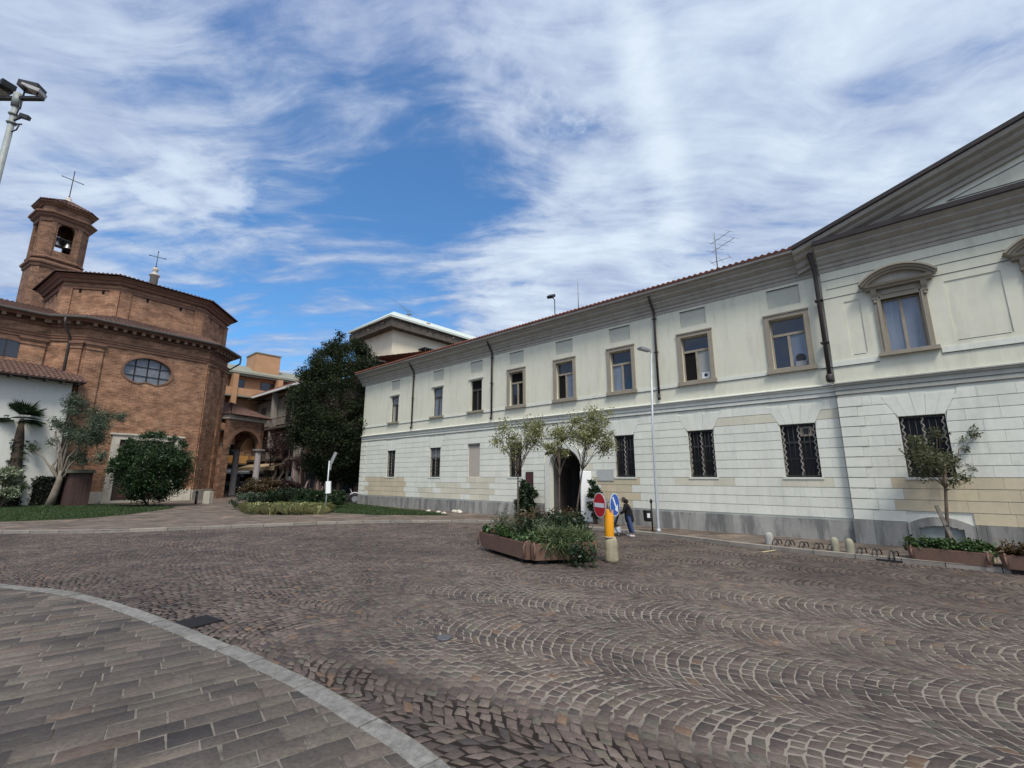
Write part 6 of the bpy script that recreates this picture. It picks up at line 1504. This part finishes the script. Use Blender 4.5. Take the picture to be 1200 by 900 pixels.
# ------------------------------------------------------------------ person with a stroller
def person():
    x, y = G(738,628.5); hgt = DP(738,583.5,y)[2]; k = hgt/1.66
    t = thing('person', 'person in black hooded jacket and blue jeans bending over a stroller', 'person', (x,y,0), radians(-24)); t.scale = (k,k,k)
    SK = flat('skin', (.45,.27,.19), .6); JK = flat('black_jacket', (.012,.012,.013), .85, .2); JN = M('blue_jeans', (.045,.075,.16), .85, .2, 8, .1); HR = flat('dark_hair', (.015,.011,.01), .6); SH = flat('white_shoe', (.5,.5,.52), .6)
    def skin(nm, vs, es, mat, lev=2):
        me = bpy.data.meshes.new(nm); me.from_pydata([v[:3] for v in vs], es, []); o = bpy.data.objects.new(nm, me); COL.objects.link(o); o.parent = t
        sk = o.modifiers.new('skin', 'SKIN'); 
        for i,v in enumerate(vs): me.skin_vertices[0].data[i].radius = (v[3], v[4] if len(v) > 4 else v[3])
        me.skin_vertices[0].data[0].use_root = True; sk.use_smooth_shade = True
        sb = o.modifiers.new('sub', 'SUBSURF'); sb.levels = lev; sb.render_levels = lev; me.materials.append(mat); return o
    # facing -x (towards the stroller on the left), slightly bent; body first as one continuous figure
    V = [(0,0,.90,.09,.11),(-.02,0,1.10,.09,.12),(-.07,0,1.28,.13,.18),(-.12,0,1.40,.06),(-.15,0,1.47,.055),
         (.02,.09,.82,.075),(-.05,.11,.47,.06),(.05,.12,.09,.042),(-.10,.12,.035,.035),
         (.02,-.09,.82,.075),(.10,-.11,.46,.06),(.20,-.12,.09,.042),(.06,-.12,.035,.035),
         (-.10,.19,1.33,.065),(-.18,.23,1.08,.05),(-.40,.19,.96,.035),(-.48,.18,.95,.028),
         (-.10,-.19,1.33,.065),(-.16,-.23,1.08,.05),(-.38,-.19,.96,.035),(-.46,-.18,.95,.028)]
    E = [(0,1),(1,2),(2,3),(3,4),(0,5),(5,6),(6,7),(7,8),(0,9),(9,10),(10,11),(11,12),(2,13),(13,14),(14,15),(15,16),(2,17),(17,18),(18,19),(19,20)]
    skin('body', V, E, SK)
    J = [(.05,0,.56,.19,.21),(.03,0,.72,.20,.22),(0,0,.88,.18,.21),(-.01,0,1.0,.17,.195),(-.03,0,1.14,.16,.19),(-.08,0,1.30,.145,.195),(-.12,0,1.41,.085),(-.10,.19,1.33,.085),(-.18,.235,1.08,.07),(-.38,.195,.965,.055),(-.10,-.19,1.33,.085),(-.16,-.235,1.08,.07),(-.36,-.195,.965,.055)]
    skin('jacket', J, [(0,1),(1,2),(2,3),(3,4),(4,5),(5,6),(5,7),(7,8),(8,9),(5,10),(10,11),(11,12)], JK)
    hd = [(-.04,0,1.42,.10,.12),(-.10,0,1.52,.115,.115),(-.13,0,1.60,.10,.10)]; skin('hood', hd, [(0,1),(1,2)], JK)
    JL = [(0,0,.98,.15,.18),(.02,.10,.80,.115),(-.05,.11,.47,.085),(.05,.12,.12,.068),(.02,-.10,.80,.115),(.10,-.11,.46,.085),(.20,-.12,.12,.068)]
    skin('jeans', JL, [(0,1),(1,2),(2,3),(0,4),(4,5),(5,6)], JN)
    # head: skull, jaw, nose, eyes, ears, hair under the hood
    bm = bmesh.new(); bmesh.ops.create_uvsphere(bm, u_segments=20, v_segments=14, radius=.098)
    for v in bm.verts:
        v.co.z *= 1.18
        if v.co.z < -.02: v.co.x *= .86; v.co.y *= .82; v.co.x -= .012
        if v.co.x < -.06 and abs(v.co.y) < .022 and -.04 < v.co.z < .02: v.co.x -= .022
    me = bpy.data.meshes.new('head'); bm.to_mesh(me); bm.free(); me.materials.append(SK); [setattr(p,'use_smooth',True) for p in me.polygons]
    h_ = bpy.data.objects.new('head', me); COL.objects.link(h_); h_.parent = t; h_.location = (-.20,0,1.555); h_.rotation_euler = (0,radians(-18),0)
    mb = MB()
    for s in (-1,1): mb.lathe([(.002,-.011),(.013,0),(.002,.011)], (-.088,s*.034,.012), 8)
    mb.build('eyes', flat('eye_dark', (.03,.025,.02), .3), h_)
    mb = MB(); mb.bar((-.088,-.024,-.055),(-.088,.024,-.055),.012,.008); mb.build('mouth', flat('lips', (.35,.14,.12), .5), h_)
    mb = MB()
    for s in (-1,1): mb.obox((.0,s*.095,.0), ((1,0,0),(0,1,0),(0,0,1)), (.018,.008,.03))
    mb.build('ears', SK, h_)
    bm = bmesh.new(); bmesh.ops.create_uvsphere(bm, u_segments=20, v_segments=12, radius=.112)
    bmesh.ops.delete(bm, geom=[v for v in bm.verts if v.co.x < -.055 and v.co.z < .06 or v.co.z < -.05 and v.co.x < .0], context='VERTS')
    for v in bm.verts: v.co.z = v.co.z*1.15+.012; v.co.x += .012
    me = bpy.data.meshes.new('hair'); bm.to_mesh(me); bm.free(); me.materials.append(HR); o = bpy.data.objects.new('hair', me); COL.objects.link(o); o.parent = h_
    for (wx,wy,wz) in ((-.48,.18,.95),(-.46,-.18,.95)):     # hands closed round the handle
        s = 1 if wy > 0 else -1
        for i in range(4):
            yy = wy+s*.03-s*.02*i; skin('finger', [(wx,yy,wz,.010),(wx-.045,yy,wz+.012,.010),(wx-.072,yy,wz-.006,.009),(wx-.066,yy,wz-.03,.008)], [(0,1),(1,2),(2,3)], SK, 1)
        skin('thumb', [(wx+.005,wy-s*.03,wz,.011),(wx-.03,wy-s*.05,wz-.012,.010),(wx-.06,wy-s*.042,wz-.018,.008)], [(0,1),(1,2)], SK, 1)
    for (fx,fy) in ((-.03,.12),(.13,-.12)):
        bm = bmesh.new(); bmesh.ops.create_uvsphere(bm, u_segments=14, v_segments=8, radius=.05)
        for v in bm.verts: v.co.x *= 2.7; v.co.y *= .95; v.co.z = max(v.co.z*1.0,-.032)
        me = bpy.data.meshes.new('shoe'); bm.to_mesh(me); bm.free(); me.materials.append(SH); o = bpy.data.objects.new('shoe', me); COL.objects.link(o); o.parent = t; o.location = (fx,fy,.034)
    s_ = thing('stroller', 'small dark stroller with pale bag pushed by the person', 'stroller', (x-.56*k,y+.26*k,0), radians(-24)); s_.scale = (k,k,k)
    FR = BLACKB; mb = MB()
    for sy in (-.2,.2): mb.tube([(.16,sy*.95,.97),(.02,sy,.62),(-.22,sy,.12)], .014, 6).tube([(.16,sy,.12),(-.05,sy,.55)], .014, 6)
    mb.tube([(.16,-.2,.97),(.16,.2,.97)], .018, 6); mb.build('frame', FR, s_)
    mb = MB(); mb.obox((-.06,0,.40), ((1,0,.25),(0,1,0),(-.25,0,1)), (.17,.18,.03)).obox((.04,0,.62), ((.35,0,1),(0,1,0),(-1,0,.35)), (.24,.18,.025)); mb.build('seat', M('stroller_fabric', (.03,.03,.035), .9, .2, 6, 0), s_)
    MB().obox((.10,0,.26), ((1,0,0),(0,1,0),(0,0,1)), (.13,.16,.12)).build('bag', flat('pale_bag', (.5,.52,.55), .8), s_)
    for wx,sy in ((-.24,-.21),(-.24,.21),(.18,-.21),(.18,.21)):
        w = MB(); w.tube([(wx+.075*cos(a),sy,.09+.075*sin(a)) for a in np.linspace(0,2*pi,15)], .016, 6); w = w.build('wheel', IRON, s_)
        MB().obox((wx,sy,.09), ((1,0,0),(0,1,0),(0,0,1)), (.03,.012,.03)).build('hub', GREY, w)
person()
# ------------------------------------------------------------------ parked scooter by the palace end, cars beyond the portico
x, y = G(405,590.5,.1); t = thing('parked_scooter', 'parked dark motor scooter with pale mudguard near the palace end', 'scooter', (x,y,.1), radians(12))
def wheel(par, cx, R, w=.06, nm='wheel'):
    p = MB(); p.tube([(cx+(R-w)*cos(a),0,R+(R-w)*sin(a)) for a in np.linspace(0,2*pi,25)], w, 8); p = p.build(nm, IRON, par); MB().prism([(cx+(R-w*1.2)*.75*cos(a),-.02,R+(R-w*1.2)*.75*sin(a)) for a in np.linspace(0,2*pi,16,endpoint=False)], (0,.04,0)).build('rim', GREY, p); return p
wheel(t,.62,.36); wheel(t,-.75,.34)
WHT = flat('pale_mudguard', (.72,.72,.70), .35)
mb = MB(); n = 14
for i in range(n):
    a, b = radians(8+165*i/n), radians(8+165*(i+1)/n); R0,R1 = .44,.50
    mb.prism([(.62+R0*cos(a),-.09,.36+R0*sin(a)),(.62+R1*cos(a),-.09,.36+R1*sin(a)),(.62+R1*cos(b),-.09,.36+R1*sin(b)),(.62+R0*cos(b),-.09,.36+R0*sin(b))], (0,.18,0))
mb.build('mudguard', WHT, t)
mb = MB(); mb.prism([(-1.0,-.14,.55),(-.55,-.14,.42),(.15,-.14,.40),(.30,-.14,.75),(.18,-.14,.80),(-.05,-.14,.62),(-.95,-.14,.78)], (0,.28,0)); mb.build('body', BLACKB, t)
mb = MB(); mb.obox((-.5,0,.84), ((1,0,.05),(0,1,0),(-.05,0,1)), (.42,.15,.06)); mb.build('seat', IRON, t)
mb = MB(); mb.tube([(.55,0,.45),(.28,0,1.05)], .035, 8).tube([(.27,-.3,1.10),(.28,0,1.06),(.27,.3,1.10)], .018, 6); mb.build('handlebar', GREY, t)
MB().lathe([(.02,-.12),(.10,-.06),(.12,.06),(.04,.12)], (-1.12,-.05,.62), 10).build('top_box', WHITE, t)
def car(label, loc, rz, col):
    t = thing('parked_car', label, 'car', loc, rz); P = M('car_paint_'+str(len(MATS)), col, .25, .03, 1, 0, spec=.6)
    pr = [(-2.1,.32),(-2.12,.75),(-1.95,.95),(-1.2,1.0),(-.65,1.42),(.7,1.46),(1.45,1.0),(1.95,.90),(2.1,.62),(2.08,.32)]
    bm = bmesh.new(); L_ = [bm.verts.new((a,-.82 if z < 1.05 else -.64,z)) for a,z in pr]; R_ = [bm.verts.new((a,.82 if z < 1.05 else .64,z)) for a,z in pr]
    bm.faces.new(L_); bm.faces.new(R_[::-1])
    for i in range(len(pr)): j = (i+1)%len(pr); bm.faces.new((L_[j],L_[i],R_[i],R_[j]))
    bmesh.ops.bevel(bm, geom=bm.edges[:], offset=.05, segments=2, affect='EDGES'); bmesh.ops.recalc_face_normals(bm, faces=bm.faces[:])
    me = bpy.data.meshes.new('body'); bm.to_mesh(me); bm.free(); me.materials.append(P); o = bpy.data.objects.new('body', me); COL.objects.link(o); o.parent = t
    MB().add([(-1.22,-.70,1.03),(-.70,-.58,1.40),(-.70,.58,1.40),(-1.22,.70,1.03)], [(0,1,2,3)]).build('windscreen', GLASS, t).location = (-.035,0,.03)
    MB().add([(1.40,-.70,1.05),(.75,-.58,1.43),(.75,.58,1.43),(1.40,.70,1.05)], [(3,2,1,0)]).build('rear_window', GLASS, t).location = (.035,0,.03)
    for s in (-1,1):
        MB().add([(-1.0,s*.785,1.04),(1.25,s*.785,1.04),(.68,s*.665,1.40),(-.62,s*.665,1.38)], [(0,1,2,3)]).build('side_window', GLASS, t).location = (0,s*.025,0)
        MB().obox((-2.06,s*.58,.70), ((1,0,0),(0,1,0),(0,0,1)), (.05,.17,.08)).build('headlight', M('headlight_lens', (.6,.62,.64), .15, .05, 5, 0, spec=.8), t)
        for cx in (-1.3,1.3):
            w = MB(); w.tube([(cx+.24*cos(a),s*.76,.32+.24*sin(a)) for a in np.linspace(0,2*pi,21)], .085, 8); w = w.build('wheel', IRON, t); MB().prism([(cx+.2*cos(a),s*.77,.32+.2*sin(a)) for a in np.linspace(0,2*pi,14,endpoint=False)], (0,s*.06,0)).build('rim', GREY, w)
    MB().box(-2.15,-2.09,-.26,.26,.42,.53).build('number_plate', NOTE, t)
cx_, cy_, _ = DP(266,586,55); car('dark parked car behind the left portico column', (cx_,cy_,.1), radians(60), (.02,.022,.025))
cx_, cy_, _ = DP(287,586,57); car('black parked car with pale windscreen seen through the portico arch', (cx_,cy_,.1), radians(75), (.03,.032,.036))
cx_, cy_, _ = DP(262,586,60); cx2 = cx_
# small stone blocks at the church corner
x, y = G(243,590,.1); b_ = MB().prism([(-.26,-.2,0),(.24,-.22,0),(.27,.2,0),(-.25,.22,0)], (0,0,.86)).prism([(-.22,-.16,.86),(.20,-.18,.86),(.22,.16,.86),(-.21,.18,.86)], (0,0,.05)).build('corner_stone', STONE); b_.location = (x,y,.1); tag(b_, 'pale stone guard block at the foot of the church corner', 'guard stone')
x, y = G(229,591,.1); t = thing('iron_post', 'short dark iron post in front of the church plinth', 'post', (x,y,.1)); MB().tube([(0,0,0),(0,0,.8)], .08, 8).build('post_shaft', IRON, t); MB().lathe([(.09,.8),(.11,.86),(.07,.96),(.02,1.0)], (0,0,0), 8).build('post_cap', IRON, t)

# ------------------------------------------------------------------ groups of repeats
GROUPS = {'planter': 'concrete planters', 'privet_tree': 'standard privet trees in the island planters', 'spreading_juniper': 'low junipers in the planting bed',
 'reddish_shrub': 'reddish shrubs in the planting bed', 'purple_tree': 'purple-leaved trees behind the planting bed', 'stone_bollard': 'small stone bollards on the square',
 'bicycle_rack': 'bicycle racks along the palace kerb', 'street_lamp': 'pale street lamps along the palace', 'parked_car': 'cars parked beyond the portico', 'dark_shrub': 'dark shrubs beside the archway'}
for o in list(COL.objects):
    k = o.name.split('.')[0]
    if o.parent is None and k in GROUPS and 'label' in o: o['group'] = GROUPS[k]
